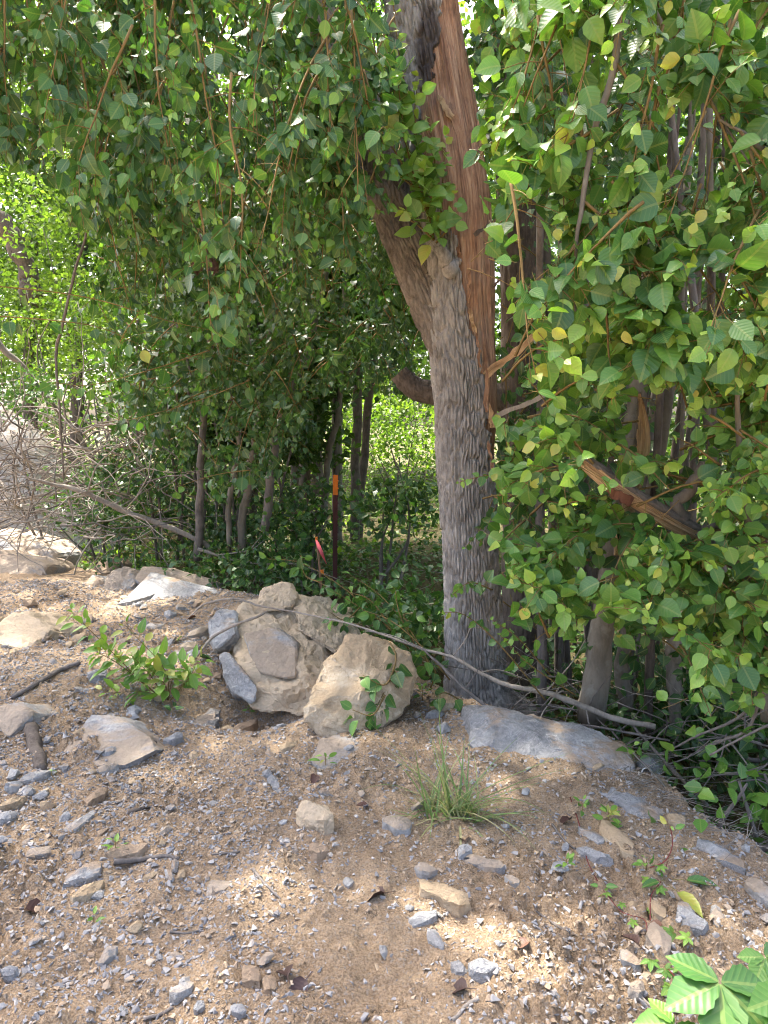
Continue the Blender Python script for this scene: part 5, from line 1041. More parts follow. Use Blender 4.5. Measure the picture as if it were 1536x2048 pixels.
branch([(395, 1098, 7.30, 7), (435, 1110, 7.30, 6), (480, 1122, 7.25, 5), (540, 1128, 7.20, 4), (600, 1130, 7.10, 3), (680, 1160, 6.90, 2)], 'forked end of a grey branch lying on the undergrowth', M_DEADWOOD, seed=8, twigs=[[(440, 1110, 7.30, 4), (500, 1100, 7.25, 3), (530, 1080, 7.20, 2)], [(480, 1122, 7.25, 3), (530, 1060, 7.20, 2), (535, 1010, 7.20, 1.6), (500, 960, 7.20, 1.2)]])
branch([(-40, 640, 8.70, 10), (10, 700, 8.70, 11), (50, 738, 8.70, 10), (90, 790, 8.70, 9.5), (140, 850, 8.70, 9), (180, 910, 8.70, 8), (215, 970, 8.80, 7), (250, 1040, 8.90, 6)], 'dead leaning trunk slanting down from the left edge into the brush', M_STEM, 'leaning_dead_trunk', seed=12, twigs=[[(115, 820, 8.70, 5), (135, 900, 8.60, 4), (160, 970, 8.60, 3.5), (180, 1060, 8.60, 2)], [(90, 790, 8.70, 4), (75, 700, 8.60, 3), (100, 640, 8.50, 2)]])
branch([(205, 955, 8.40, 3), (270, 920, 8.35, 3.5), (325, 880, 8.30, 3), (370, 820, 8.30, 2)], 'thin straight dead stick rising right out of the brush', M_DEADWOOD, seed=14)
branch([(-40, 1005, 8.20, 5), (30, 1000, 8.20, 5), (90, 990, 8.25, 4.5), (125, 985, 8.30, 4)], 'short dead branch end at the left edge below the grey branch', M_DEADWOOD, seed=15)
pile = thing('brush_pile', at(80, 1090, 8.8), 'tangled pile of bare pale twigs at the left behind the stacked slabs', 'brush pile')
for i in range(290):
    a, b, Y = U(-140, 330), U(850, 1080), U(7.3, 8.3); d = unit([U(-1, 1), U(-.4, .4), U(-.2, .7)])
    P = axis(at(a, b, Y), d, U(.6, 1.5), 9, U(0.1, 1.0), 0.6); P[:, 2] = np.maximum(P[:, 2], height(P[:, 0], P[:, 1], False) + .02)
    V, T, Q = tube(P, np.linspace(U(.006, .011), .0025, 9), 5); link('twig', mesh('twig', V, T, Q, (M_DEADWOOD if i % 4 else M_BRANCH,)), pile)
dm = MB(); P = np.stack([U(-130, 130, 200), U(940, 1060, 200)], -1)
for i, (a, b) in enumerate(P):
    V, T, Q = tube(axis(at(a, b, U(8.8, 9.4)), [U(-1, 1), U(-.3, .3), U(-.5, .2)], U(.2, .6), 5, 0.5, .5), np.linspace(.005, .002, 5), 4); dm.add(V, T, Q)
tag(dm.build('dead_brush', M_BRANCH, pile), kind='stuff')

branch([(395, 1312, 4.0, 3.5), (425, 1275, 3.98, 6), (470, 1250, 3.97, 6), (512, 1235, 4.02, 5.5), (535, 1222, 4.1, 4)], 'short curved grey stick leaning on the left side of the largest boulder', M_DEADWOOD, seed=21)
branch([(380, 1232, 4.4, 2.5), (410, 1208, 4.4, 4), (470, 1198, 4.36, 4.5), (520, 1212, 4.34, 4), (600, 1226, 4.3, 4), (700, 1248, 4.1, 4), (790, 1278, 3.95, 5), (850, 1300, 3.85, 6), (905, 1314, 3.75, 6.5), (960, 1345, 3.68, 8), (1020, 1372, 3.62, 9), (1090, 1385, 3.6, 10), (1170, 1412, 3.55, 11), (1230, 1438, 3.5, 11), (1312, 1452, 3.45, 10)], 'long bare branch running over the largest boulder and along the brush', M_DEADWOOD, seed=22,
       twigs=[[(905, 1314, 3.75, 3), (930, 1280, 3.72, 2.5), (945, 1255, 3.7, 2), (985, 1265, 3.7, 1)], [(960, 1345, 3.68, 4), (1000, 1340, 3.7, 3), (1060, 1362, 3.7, 2)], [(850, 1298, 3.85, 3), (780, 1270, 3.9, 2.5), (730, 1262, 3.9, 2)], [(1090, 1385, 3.6, 4), (1140, 1330, 3.55, 3), (1170, 1280, 3.5, 2)], [(1170, 1412, 3.55, 4), (1190, 1480, 3.45, 3), (1240, 1500, 3.4, 2)]])
branch([(842, 1295, 3.72, 3), (880, 1330, 3.66, 6), (930, 1378, 3.6, 6.5), (985, 1422, 3.55, 7), (1010, 1428, 3.52, 5), (1080, 1440, 3.48, 5), (1180, 1452, 3.4, 5), (1240, 1462, 3.35, 5), (1340, 1482, 3.3, 4)], 'bare grey branch lying behind the long rock', M_BRANCH, seed=25, twigs=[[(930, 1378, 3.6, 3), (960, 1330, 3.6, 2), (945, 1300, 3.6, 1.5)]])
branch([(1255, 1440, 3.5, 6), (1300, 1490, 3.4, 7), (1345, 1540, 3.25, 8), (1380, 1575, 3.1, 8), (1415, 1612, 2.95, 8)], 'straight dark branch sloping down to the right behind the bottle', M_BRANCH, seed=27, twigs=[[(1345, 1540, 3.25, 3), (1400, 1535, 3.2, 2), (1430, 1560, 3.1, 1.5)], [(1300, 1490, 3.4, 3), (1340, 1450, 3.4, 2.5), (1400, 1440, 3.35, 2)]])
branch([(1330, 1505, 3.1, 4), (1400, 1470, 3.0, 5), (1470, 1440, 2.9, 6), (1510, 1400, 2.85, 7), (1512, 1360, 2.82, 6), (1498, 1345, 2.8, 6)], 'curved grey branch with a pale broken upright end at the right', M_BRANCH, seed=29, twigs=[[(1470, 1440, 2.9, 3), (1520, 1425, 2.85, 3), (1580, 1400, 2.8, 2)]])
branch([(1395, 1500, 3.0, 4), (1450, 1480, 2.9, 6), (1490, 1462, 2.85, 6.5), (1510, 1430, 2.82, 7), (1514, 1408, 2.8, 6)], 'curved branch stub with a broken tip below the curved grey branch', M_BRANCH, seed=31)
branch([(1420, 1510, 2.8, 4), (1480, 1478, 2.75, 5), (1550, 1445, 2.7, 5), (1640, 1420, 2.65, 5)], 'straight bare branch reaching out of the right edge', M_BRANCH, seed=33)
branch([(1265, 1505, 3.0, 3), (1290, 1530, 2.95, 4), (1320, 1562, 2.9, 4.5), (1365, 1620, 2.8, 5), (1410, 1680, 2.68, 5), (1440, 1735, 2.55, 4.5), (1500, 1795, 2.4, 4), (1560, 1850, 2.25, 4)], 'long bare vine stem running down the dirt bank to the right edge', M_STEM, 'vine_stem', seed=35)
branch([(1260, 1545, 3.05, 3), (1330, 1530, 3.02, 3.5), (1380, 1512, 3.0, 3), (1420, 1480, 2.95, 2)], 'thin grey twig pointing right just above the bottle', M_BRANCH, seed=37)
branch([(1380, 1560, 2.95, 3), (1440, 1550, 2.9, 3), (1500, 1540, 2.85, 3), (1560, 1520, 2.8, 2)], 'thin level twig at the right edge of the brush', M_BRANCH, seed=39)
brush = thing('brush_heap', at(1300, 1450, 3.5), 'tangle of thin bare twigs under the thicket at the right', 'brush pile')
for i in range(90):
    a = U(980, 1600); b = np.interp(a, [980, 1250, 1400, 1600], [1400, 1450, 1500, 1540]) + U(-70, 60); Y = np.interp(a, [980, 1250, 1600], [3.75, 3.45, 2.9]) + U(-.05, .5)
    P = axis(at(a, b, Y), unit([U(-1, 1), U(-.4, .4), U(-.25, .45)]), U(.2, .7), 8, U(0, 1.2), 0.45); P[:, 2] = np.maximum(P[:, 2], height(P[:, 0], P[:, 1], False) + 0.005)
    V, T, Q = tube(P, np.linspace(U(.003, .006), .0014, 8), 5); link('twig', mesh('twig', V, T, Q, (M_BRANCH if i % 3 else M_DEADWOOD,)), brush)
dm = MB()
for i in range(260):                                                # fine dead straw along the foot of the bank
    a = U(1230, 1620); b = np.interp(a, [1230, 1350, 1536, 1620], [1530, 1610, 1690, 1720]) + U(-55, 25); p = gp(a, b) + [0, 0, U(0.0, .03)]
    V, T, Q = tube(axis(p, unit([U(-1, 1), U(-.7, .4), U(-.1, .15)]), U(.06, .28), 5, 0.3, .3), np.linspace(.0016, .0008, 5), 3); dm.add(V, T, Q)
tag(dm.build('dead_straw', M_DEADWOOD, brush), kind='stuff')
def lay(pts, r0, r1, label, mat=M_BRANCH, seed=0, lift=1.0, name='twig', k=6):     # a stick lying on the dirt
    P = np.array([gp(*q) for q in pts]); d = np.linalg.norm(P[0] - [0, 0, CAMZ]) / F; R = np.linspace(r0, r1, len(pts)) * d
    rows = np.column_stack([P[:, 0], P[:, 1], P[:, 2] + R * lift, R]); tag(link(name, mesh(name, *stick(rows, k, None, 0.2, seed, px=False), (mat,))), label, 'stick', None)
lay([(24, 1400), (70, 1375), (120, 1345), (160, 1330)], 4.5, 5, 'dark stick lying left of the leafy seedling', seed=41)
lay([(228, 1730), (290, 1722), (325, 1716), (358, 1720)], 5, 3, 'grey forked twig lying in the stony dirt at the lower left', seed=42)
lay([(506, 1742), (525, 1765), (545, 1785), (562, 1800)], 3.5, 1.5, 'short dark twig in the middle of the bare clay', seed=43)
lay([(288, 2042), (325, 2030), (345, 2018)], 3, 2.5, 'short twig at the bottom edge', seed=44)
lay([(340, 1866), (375, 1868), (405, 1860)], 2.2, 1.5, 'thin dark twig in the near gravel', seed=45)
lay([(905, 2045), (935, 2015), (958, 2000)], 4, 4, 'pale broken twig at the bottom edge', M_DEADWOOD, 46)
lay([(1250, 1962), (1285, 2000), (1318, 2030)], 2, 3, 'thin pale stick beside the creeper leaves', M_DEADWOOD, 47)
lay([(1310, 2026), (1350, 2026), (1395, 2022)], 3.5, 3, 'grey twig beneath the creeper leaves', M_DEADWOOD, 48)
lay([(1060, 1815), (1100, 1845), (1138, 1868)], 1.5, 2.5, 'thin dark twig by the cracked clay on the right', seed=49)
lay([(425, 1710), (455, 1708), (480, 1705)], 2, 1.6, 'tiny dark twig left of the lumpy rock', seed=50)
lay([(258, 1630), (280, 1622), (296, 1618)], 4, 3, 'small charred twig on the stony soil', M_BARK_DARK, 51)
lay([(60, 1462), (72, 1500), (80, 1540)], 14, 10, 'rotten strip of bark half buried in the dirt at the left', M_BARK_DARK, 52, 0.1, 'bark_strip')
lay([(1105, 1650), (1125, 1680), (1150, 1700)], 2, 2, 'thin grey twig near the red-stemmed seedling', seed=53)
lay([(860, 1402), (900, 1412), (950, 1418)], 3, 2, 'thin brown stick behind the grass tuft', seed=54)

# ------------------------------------------------------------------ post, flagged stake, bottle
post = thing('steel_post', at(668, 1165, 7.4), 'dark maroon steel fence post with an orange painted top', 'post')
zt, zm, zb_ = at(668, 950, 7.4)[2], at(668, 990, 7.4)[2], at(668, 1250, 7.4)[2]; px_, Yp = at(668, 1050, 7.4)[0], 7.4
def tee(z0, z1, mat, name, grow=0.0):
    w, t, d = 0.024 + grow, 0.004 + grow, 0.036 + grow; tilt = 0.012
    prof = [(-w, -t), (w, -t), (w, t), (t, t), (t, d), (-t, d), (-t, t), (-w, t)]; n = len(prof); c_, s_ = math.cos(0.45), math.sin(0.45); V = []
    for z in (z0, z1): V += [(px_ + (x * c_ - y * s_) + tilt * (z - zb_), Yp + x * s_ + y * c_, z) for x, y in prof]
    Q = [(i, (i + 1) % n, n + (i + 1) % n, n + i) for i in range(n)] + [(0, 1, 2, 7), (8, 15, 10, 9), (3, 4, 5, 6), (11, 14, 13, 12), (2, 3, 6, 7), (10, 15, 14, 11)]
    return link(name, mesh(name, np.array(V), None, Q, (mat,), False), post)
M_MAROON = mat_plain('maroon_paint', (0.085, 0.022, 0.026), 0.5, 0.0, 0.3, (0.12, 0.06, 0.045)); M_ORANGE = mat_plain('orange_paint', (0.78, 0.20, 0.02), 0.55, 0, 0.15)
shaft = tee(zb_, zm, M_MAROON, 'shaft'); ptop = tag(tee(zm, zt, M_ORANGE, 'painted_top', 0.0015), 'orange painted top')
for i in range(11):
    z = zt - 0.06 - i * 0.075; x0 = px_ + 0.012 * (z - zb_) + 0.024; V, T, Q = tube([(x0 - .004, Yp + .002, z - .008), (x0 + .008, Yp - .006, z), (x0 - .004, Yp + .002, z + .008)], .005, 5)
    link('stud', mesh('stud', V, T, Q, (M_ORANGE if z > zm else M_MAROON,)), ptop if z > zm else shaft)
flag = thing('marker_stake', at(642, 1190, 6.9), 'small survey stake tied with a pink ribbon beside the steel post', 'stake')
V, T, Q = tube([at(643, 1200, 6.9), at(640, 1140, 6.9), at(633, 1076, 6.9)], .011, 4); link('stake', mesh('stake', V, T, Q, (mat_plain('weathered_lath', (0.30, 0.17, 0.10), 0.8),), False), flag)
V, T, Q = tube([at(633.5, 1082, 6.895), at(632.6, 1074, 6.895)], .0125, 4); link('orange_tip', mesh('orange_tip', V, T, Q, (M_ORANGE,), False), flag)
V, T, Q = tube([at(644, 1140, 6.88), at(645, 1148, 6.88)], .016, 5); link('orange_tip', mesh('orange_tip', V, T, Q, (M_ORANGE,), False), flag)
n = 14; t = np.linspace(0, 1, n); C = np.array([at(633 + 20 * u ** 1.1, 1080 + 48 * u, 6.87 - .06 * math.sin(u * 3)) for u in t]); wd = 0.017 * np.sin(np.clip(t * 3.0 + .35, 0, 3.1)) + .004
A = C + np.stack([-wd, wd * .2, 0.1 * wd], -1); B = C + np.stack([wd, -wd * .3 + .01 * np.sin(t * 7), -0.2 * wd], -1); th = np.array([0, .0012, 0])
V = np.vstack([A, B, A + th, B + th]); Q = []
for i in range(n - 1): Q += [(i, i + 1, n + i + 1, n + i), (2 * n + i, 3 * n + i, 3 * n + i + 1, 2 * n + i + 1), (i, 2 * n + i, 2 * n + i + 1, i + 1), (n + i, n + i + 1, 3 * n + i + 1, 3 * n + i)]
link('pink_ribbon', mesh('pink_ribbon', V, None, Q, (mat_plain('pink_flagging', (0.72, 0.11, 0.13), 0.45, 0, 0.1),)), flag)
bot = thing('plastic_bottle', at(1310, 1570, 2.98), 'clear plastic bottle lying with its open mouth towards the viewer below the brush', 'bottle')
m, N, L, b = nodes('clear_plastic'); b.inputs['Base Color'].default_value = (0.86, 0.88, 0.88, 1); b.inputs['Roughness'].default_value = 0.16; b.inputs['Transmission Weight'].default_value = 0.85; b.inputs['IOR'].default_value = 1.12; nn = _noise(N, L, 30, 3, 0.6, _pos(N)); L.new(_bump(N, L, nn.outputs[0], 0.35, 0.01), b.inputs['Normal'])
ax = unit([-0.40, -0.86, 0.24]); s1 = unit(np.cross(ax, UP)); s2 = np.cross(s1, ax); mouth = at(1294, 1546, 2.96)
def lathe(prof, name, mat, k=36):
    a = np.arange(k) * 2 * math.pi / k; V = np.concatenate([mouth + ax * -d + r * (np.cos(a)[:, None] * s1 + np.sin(a)[:, None] * s2) for d, r in prof]); n = len(prof)
    i, j = np.meshgrid(np.arange(n - 1), np.arange(k), indexing='ij'); j2 = (j + 1) % k; return link(name, mesh(name, V, None, np.stack([i * k + j, i * k + j2, (i + 1) * k + j2, (i + 1) * k + j], -1).reshape(-1, 4), (mat,)), bot)
lathe([(0.008, .0165), (0.0, .0180), (0.0, .0215), (.006, .0225), (.008, .021), (.018, .0205), (.022, .0235), (.026, .0235), (.028, .022), (.036, .026), (.052, .043), (.070, .053), (.10, .056), (.13, .0535), (.15, .056), (.20, .056), (.215, .048), (.222, .02), (.222, .001)], 'body', m)
M_CLEAR2 = mat_plain('bottle_neck_plastic', (0.42, 0.42, 0.40), 0.3)
lathe([(-.001, .0175), (-.002, .019), (-.002, .0222), (.004, .0236), (.006, .0226), (.004, .019), (.001, .0175)], 'neck_ring', M_CLEAR2)

# ------------------------------------------------------------------ small plants and litter on the dirt
seed = Plant('leafy_seedling', gp(300, 1400), 'bright green leafy seedling growing on the dirt left of the largest boulder', 'seedling', tmpl=T_LANCE, pieces=140)
b0 = gp(335, 1400) - [0, 0, .02]
for rows, n in [([(335, 1400, 0), (270, 1350, .0), (200, 1280, .0), (140, 1222, .0)], 26), ([(335, 1400, 0), (240, 1330, 0), (185, 1300, 0)], 16), ([(340, 1398, 0), (330, 1340, 0), (250, 1250, 0)], 18), ([(335, 1400, 0), (300, 1350, 0), (262, 1310, 0)], 16), ([(335, 1400, 0), (350, 1350, 0), (405, 1322, 0)], 16), ([(330, 1400, 0), (300, 1385, 0), (210, 1385, 0)], 16), ([(335, 1400, 0), (330, 1370, 0), (290, 1330, 0)], 14), ([(340, 1398, 0), (375, 1360, 0), (390, 1335, 0)], 10)]:
    Y0 = b0[1]; P = [at(a, b, Y0 - .02 * q) for q, (a, b, _) in enumerate(rows)]; P[0] = b0; pts = spline(P, 10); seed.twig(pts, .0035, .0012)
    dress(seed, pts, int(n * 1.35), 0.110, 0.72, 0.88, hang=0.1, fw=0.35, uw=0.8, rw=0.4, start=0.35, shrink=0.4)
fall = Plant('fallen_leafy_branch', gp(900, 1400), 'fallen leafy branch with wilting leaves draped behind and over the tan boulder', 'branch', tmpl=T_NEAR, pieces=260)
for rows, n in [([(850, 1330, 4.3), (760, 1240, 4.5), (680, 1170, 4.7), (600, 1125, 4.9), (540, 1118, 5.0)], 22), ([(870, 1340, 4.2), (800, 1270, 4.3), (720, 1215, 4.45), (640, 1165, 4.6)], 22), ([(860, 1330, 4.1), (820, 1260, 4.3), (760, 1190, 4.5), (700, 1150, 4.7)], 18), ([(900, 1360, 4.0), (840, 1290, 4.1), (780, 1240, 4.2), (730, 1222, 4.3)], 18), ([(830, 1290, 4.2), (800, 1230, 4.3), (790, 1180, 4.4)], 12), ([(780, 1250, 4.3), (740, 1200, 4.4), (700, 1185, 4.5)], 14), ([(860, 1380, 3.8), (870, 1340, 3.75), (840, 1310, 3.7)], 8), ([(920, 1400, 3.7), (890, 1385, 3.65), (870, 1395, 3.6)], 7), ([(780, 1285, 3.72), (792, 1310, 3.62), (785, 1350, 3.52), (760, 1400, 3.42), (735, 1450, 3.34)], 22), ([(790, 1330, 3.56), (770, 1370, 3.45), (725, 1350, 3.42)], 9), ([(770, 1390, 3.42), (745, 1430, 3.34), (705, 1420, 3.33)], 9), ([(640, 1165, 4.6), (610, 1150, 4.7), (600, 1110, 4.8)], 8), ([(720, 1215, 4.45), (690, 1240, 4.4), (660, 1225, 4.4)], 10)]:
    pts = spline([at(*r) for r in rows], 10); fall.twig(pts, .005, .0016); dress(fall, pts, n, 0.088, 0.22, 0.55, hang=0.75, fw=0.45, uw=0.5, rw=0.6, start=0.1, shrink=0.2)
tuft = Plant('grass_tuft', gp(905, 1640), 'tuft of long grey-green grass growing in the middle of the dirt', 'grass tuft')
bt = gp(905, 1632); tuft.L = []; ALL_PLANTS.remove(tuft)
def blade(P0, d, L_, w, droop, parent, tint, name='blade'):
    pts = axis(P0, d, L_, 8, droop, .10); t = np.linspace(0, 1, 8); Tn = unit(np.gradient(pts, axis=0)); sd = unit(np.cross(Tn, UP + .01)); wd = w * (1 - t ** 2.2)[:, None] * .5 + .0003; nn = np.cross(sd, Tn)
    V = np.stack([pts - sd * wd, pts - nn * wd * .35, pts + sd * wd], 1).reshape(-1, 3); Q = []
    for i in range(7): Q += [(i * 3, i * 3 + 1, i * 3 + 4, i * 3 + 3), (i * 3 + 1, i * 3 + 2, i * 3 + 5, i * 3 + 4)]
    return link(name, mesh(name, V, None, Q, (M_GRASS,), True, {'tint': np.full(24, tint), 'lu': np.full(24, .5), 'lv': np.repeat(t, 3)}), parent)
for i in range(120):
    a = U(0, 6.28); e = U(.25, 1.4); d = [math.cos(a) * math.cos(e), math.sin(a) * math.cos(e) * .8, math.sin(e)]
    blade(bt + [U(-.10, .10), U(-.06, .06), -.01], d, U(.12, .40), U(.005, .010), U(1.0, 6.0), tuft.root, U(.3, .85) if i % 4 else U(.85, 1))
for a, b, L_ in [(770, 1440, .36), (1080, 1500, .42), (1100, 1490, .38), (860, 1440, .32), (900, 1420, .34), (1010, 1470, .36), (1060, 1545, .30), (790, 1470, .3), (990, 1690, .25), (960, 1720, .25), (870, 1690, .22), (930, 1720, .2)]:
    e = at(a, b, bt[1] + U(-.1, .1)); blade(bt + [U(-.03, .03), U(-.03, .03), 0], e - bt, np.linalg.norm(e - bt) * 1.15, .009, 0.9, tuft.root, U(.2, .8))
def sprig(px, py, h, n, S, t, label, tm=T_LANCE, lean=(0, 0), twm=None, cat='seedling', hang=0.0, name='seedling'):
    p0 = gp(px, py); p = Plant(name, p0, label, cat, tmpl=tm, pieces=n + 5, twig_mat=twm)
    pts = axis(p0 - [0, 0, .01], [lean[0], lean[1], 1], h, 7, 0, .25); p.twig(pts, .0022, .001); dress(p, pts, n, S, *t, hang=hang, fw=.3, uw=.8, rw=.4, start=.35, shrink=.35, along=.35); return p
sprig(652, 1532, .06, 7, .055, (.6, .85), 'tiny bright seedling on the half-buried rock')
sprig(1215, 1650, .07, 14, .05, (.65, .95), 'yellow-green seedling clump left of the flat stone')
sprig(1165, 1622, .05, 7, .045, (.6, .8), 'small pale green seedling right of the grass tuft')
sprig(1132, 1740, .05, 6, .055, (.6, .9), 'small seedling below the thin grey flakes')
sprig(1292, 1740, .05, 8, .04, (.55, .8), 'weak light green seedling beside the tan wedge-shaped stone')
sprig(232, 1708, .06, 7, .04, (.6, .85), 'small seedling beside the grey forked twig')
sprig(188, 1846, .03, 5, .045, (.55, .7), 'tiny plant below the pale tan stone at the lower left')
sprig(104, 1555, .04, 6, .04, (.45, .7), 'small weed under the pointed rock')
sprig(498, 1425, .04, 8, .03, (.6, .85), 'tiny weeds at the foot of the largest boulder')
sprig(845, 1400, .09, 16, .05, (.5, .8), 'light green weed beside the tan boulder')
sprig(1268, 1532, .10, 9, .062, (.62, .85), 'young plant with four oval pale leaves over the end of the long rock', T_MID)
sprig(345, 1432, .06, 6, .045, (.3, .6), 'small weed with dark leaves under the leafy seedling')
sprig(980, 1365, .10, 10, .06, (.3, .6), 'small creeping plant at the foot of the split tree', T_LANCE)
sprig(1410, 1625, .06, 8, .045, (.4, .7), 'small plant at the foot of the sloping dark branch')
for lab, rows, leaf_end in [('thin red curved stem with a single leaf right of the tan wedge-shaped stone', [(1300, 1742), (1330, 1722), (1345, 1690), (1340, 1650)], True), ('red trailing stem across the dirt right of the grass tuft', [(1140, 1600), (1160, 1660), (1172, 1720), (1190, 1760), (1208, 1790)], False)]:
    p = Plant('red_stem', gp(*rows[0]), lab, 'stem', tmpl=T_LANCE, pieces=8, twig_mat=M_RED); P = np.array([gp(*r) for r in rows]); P[:, 2] += .012
    if leaf_end:
        b_ = P[0]; P = np.array([at(a, c_, b_[1]) for a, c_ in rows]); P[0] = b_
    pts = spline(P, 12); p.twig(pts, .0024, .0016); dress(p, pts[-3:], 3 if leaf_end else 5, .05, .6, .85, hang=0.1, start=.5)
# five-fingered creeper
def palmate(pl, c, out, nrm, S, t, n=5, spread=1.9):
    nrm = unit(nrm); out = unit(out - nrm * (out @ nrm)); sd = np.cross(nrm, out); a = np.linspace(-spread, spread, n); D = np.cos(a)[:, None] * out + np.sin(a)[:, None] * sd
    Ss = S * (1 - 0.28 * np.abs(np.linspace(-1, 1, n)) ** 1.5); pl.leaves(c + D * Ss[:, None] * (.02 if pl.tm is T_CREEP else -.40), D - nrm * .12, nrm + rng.normal(size=(n, 3)) * .12, Ss, .9, np.clip(t + rng.normal(0, .04, n), 0, .9), .06)
T_CREEP = template([(0.06, .10), (0.18, .22), (0.26, .235), (0.36, .335), (0.44, .32), (0.54, .36), (0.64, .29), (0.76, .22), (0.88, .10)], False)
cr = Plant('creeper_plant', gp(1480, 2040), 'creeper with large five-fingered green leaves in the bottom right corner', 'plant', tmpl=T_CREEP, pieces=120)
cb = gp(1500, 2046)
for a, b, Y, S, t, ox in [(1440, 1965, 1.50, .165, .38, -.2), (1350, 2050, 1.45, .10, .52, -.6), (1590, 1985, 1.42, .16, .45, .5), (1440, 2110, 1.36, .13, .57, -.2), (1340, 2110, 1.4, .10, .62, -.5), (1540, 2090, 1.34, .16, .54, .3), (1640, 2060, 1.4, .16, .5, .5), (1530, 1915, 1.62, .09, .45, .2)]:
    c = at(a, b, Y); cr.twig(spline([cb, (cb + c) / 2 + [0, .06, -.06], c - np.array([0, 0, .02])], 7), .0026, .0016); palmate(cr, c, np.array([ox, -.75, -.1]), np.array([.05, -.35, .9]), S, t)
vine = Plant('creeper_vine', gp(1330, 1960), 'thin creeper vine with small pale five-fingered leaves trailing over the dirt at the right', 'vine', tmpl=T_LANCE, pieces=160, twig_mat=M_RED)
vp = [(1400, 1990), (1350, 1965), (1300, 1890), (1290, 1850), (1262, 1840), (1240, 1830), (1215, 1800)]
P = np.array([gp(*q) for q in vp]); P[:, 2] += .015; vine.twig(spline(P, 24), .0022, .0012)
P = np.array([gp(*q) for q in [(1300, 1850), (1302, 1800), (1322, 1770), (1335, 1730)]]); P[:, 2] += .015; vine.twig(spline(P, 12), .002, .001)
for a, b, S in [(1300, 1935, .038), (1330, 1955, .04), (1360, 1945, .038), (1306, 1878, .03), (1262, 1858, .026), (1300, 1830, .03), (1345, 1880, .04), (1375, 1890, .036), (1288, 1772, .03), (1318, 1790, .03), (1240, 1822, .024), (1340, 1990, .045), (1212, 1800, .022), (1320, 1745, .028)]:
    palmate(vine, gp(a, b) + [0, 0, .025], np.array([U(-1, 1), U(-1, .2), 0]), np.array([U(-.2, .2), U(-.4, 0), 1]), S, U(.55, .85))
dock = Plant('broad_weed', gp(1335, 1770), 'dusty broad-leaved weed lying flat among the stones at the right', 'weed', tmpl=T_LANCE, pieces=8)
for a, b, dx, dy, S, t in [(1330, 1772, -.6, -.3, .075, .4), (1345, 1770, .9, -.25, .10, .35), (1335, 1780, .25, -.9, .12, .93), (1330, 1775, -.1, .8, .05, .5)]:
    dock.leaves([gp(a, b) + [0, 0, .02]], [[dx, dy, .1]], [[0, -.2, 1]], S, .8, t, .25)
def loose_leaf(px, py, S, label, t, mat_tm=T_LANCE, mat=None, name='dead_leaf', cat='dead leaf', d=None):
    p = gp(px, py); u, y_, z_ = leaf_local(mat_tm[0], np.array([.55]), np.array([U(.2, .6)]), np.array([.45])); V = np.stack([u[0] * 1.6, y_[0], z_[0]], -1) * S; n_ = len(V)
    V2 = np.vstack([V, V - [0, 0, .0012]]); T = np.vstack([mat_tm[1], mat_tm[1][:, ::-1] + n_]); at_ = {'tint': np.full(2 * n_, t), 'lu': np.tile(mat_tm[0][:, 0], 2), 'lv': np.tile(np.maximum(mat_tm[0][:, 1], 0), 2)}
    o = link(name, mesh(name, V2, T, None, (mat or M_DEAD,), True, at_)); o.location = p + [0, 0, .006 + S * .12]; o.rotation_euler = (U(-.4, .4), U(-.4, .4), U(0, 6.3) if d is None else d); return tag(o, label, cat)
for px_, py_, S, lab, t, d in [(770, 1795, .085, 'broad dark purple-brown dead leaf in the middle of the dirt', .1, 1.4), (50, 1828, .085, 'curled dark brown dead leaf at the left edge', .25, -1.2), (104, 1678, .045, 'small dark purple dead leaf beside the long thin stone', .05, 0), (575, 1962, .065, 'dark purple dead leaf left of a paired dead leaf', .05, .4), (612, 1968, .065, 'dark purple dead leaf right of a paired dead leaf', .1, 2.6), (935, 1985, .06, 'blackish crumpled dead leaf in the near dirt', .0, 1.2), (1142, 1645, .065, 'folded dark brown dead leaf near the red stem', .15, 2.2), (1276, 1898, .06, 'dark dead leaf beside the grey flat stone on the right', .05, .6), (1058, 1892, .05, 'reddish-brown curled dead leaf in the sunlit dirt', .75, 1.9), (512, 1476, .05, 'brown curled dead leaf under the boulders', .6, .5), (735, 1618, .045, 'brown dead leaf left of the grass tuft', .5, 1.6), (632, 1556, .05, 'reddish-brown dead leaf below the tiny bright seedling', .6, 3.0), (1325, 1860, .045, 'orange-brown dead leaf beside the broad blue-grey stone', .8, 1.5), (392, 1238, .10, 'pale curled dead leaf beside the fallen stick', .95, 1.8), (930, 1690, .055, 'dark shrivelled dead leaf under the grass tuft', .0, 0)]:
    loose_leaf(px_, py_, S, lab, t, d=d)
loose_leaf(355, 1284, .06, 'single bright green fallen leaf left of the largest boulder', .75, T_MID, M_LEAF, 'green_leaf', 'leaf', .5)
loose_leaf(400, 1320, .10, 'dark green leaf lying at the foot of the short curved stick', .35, T_LANCE, M_LEAF, 'green_leaf', 'leaf', -1.6)
for i in range(9):
    u, y_, z_ = leaf_local(T_LANCE[0], np.array([.9]), np.array([U(-.2, .5)]), np.array([.5])); V = np.stack([u[0], y_[0], z_[0]], -1) * U(.07, .10); n_ = len(V)
    o = link('dead_leaf', mesh('dead_leaf', V, T_LANCE[1], None, (M_DEAD,), True, {'tint': np.full(n_, .15), 'lu': T_LANCE[0][:, 0], 'lv': np.maximum(T_LANCE[0][:, 1], 0)}), pods)
    o.location = at(U(392, 440), U(512, 530), 4.6 + U(-.05, .05)); o.matrix_parent_inverse = Matrix.Translation(-pods.location); o.rotation_euler = (math.radians(-90) + U(-.3, .3), U(-.4, .4), U(0, 6))
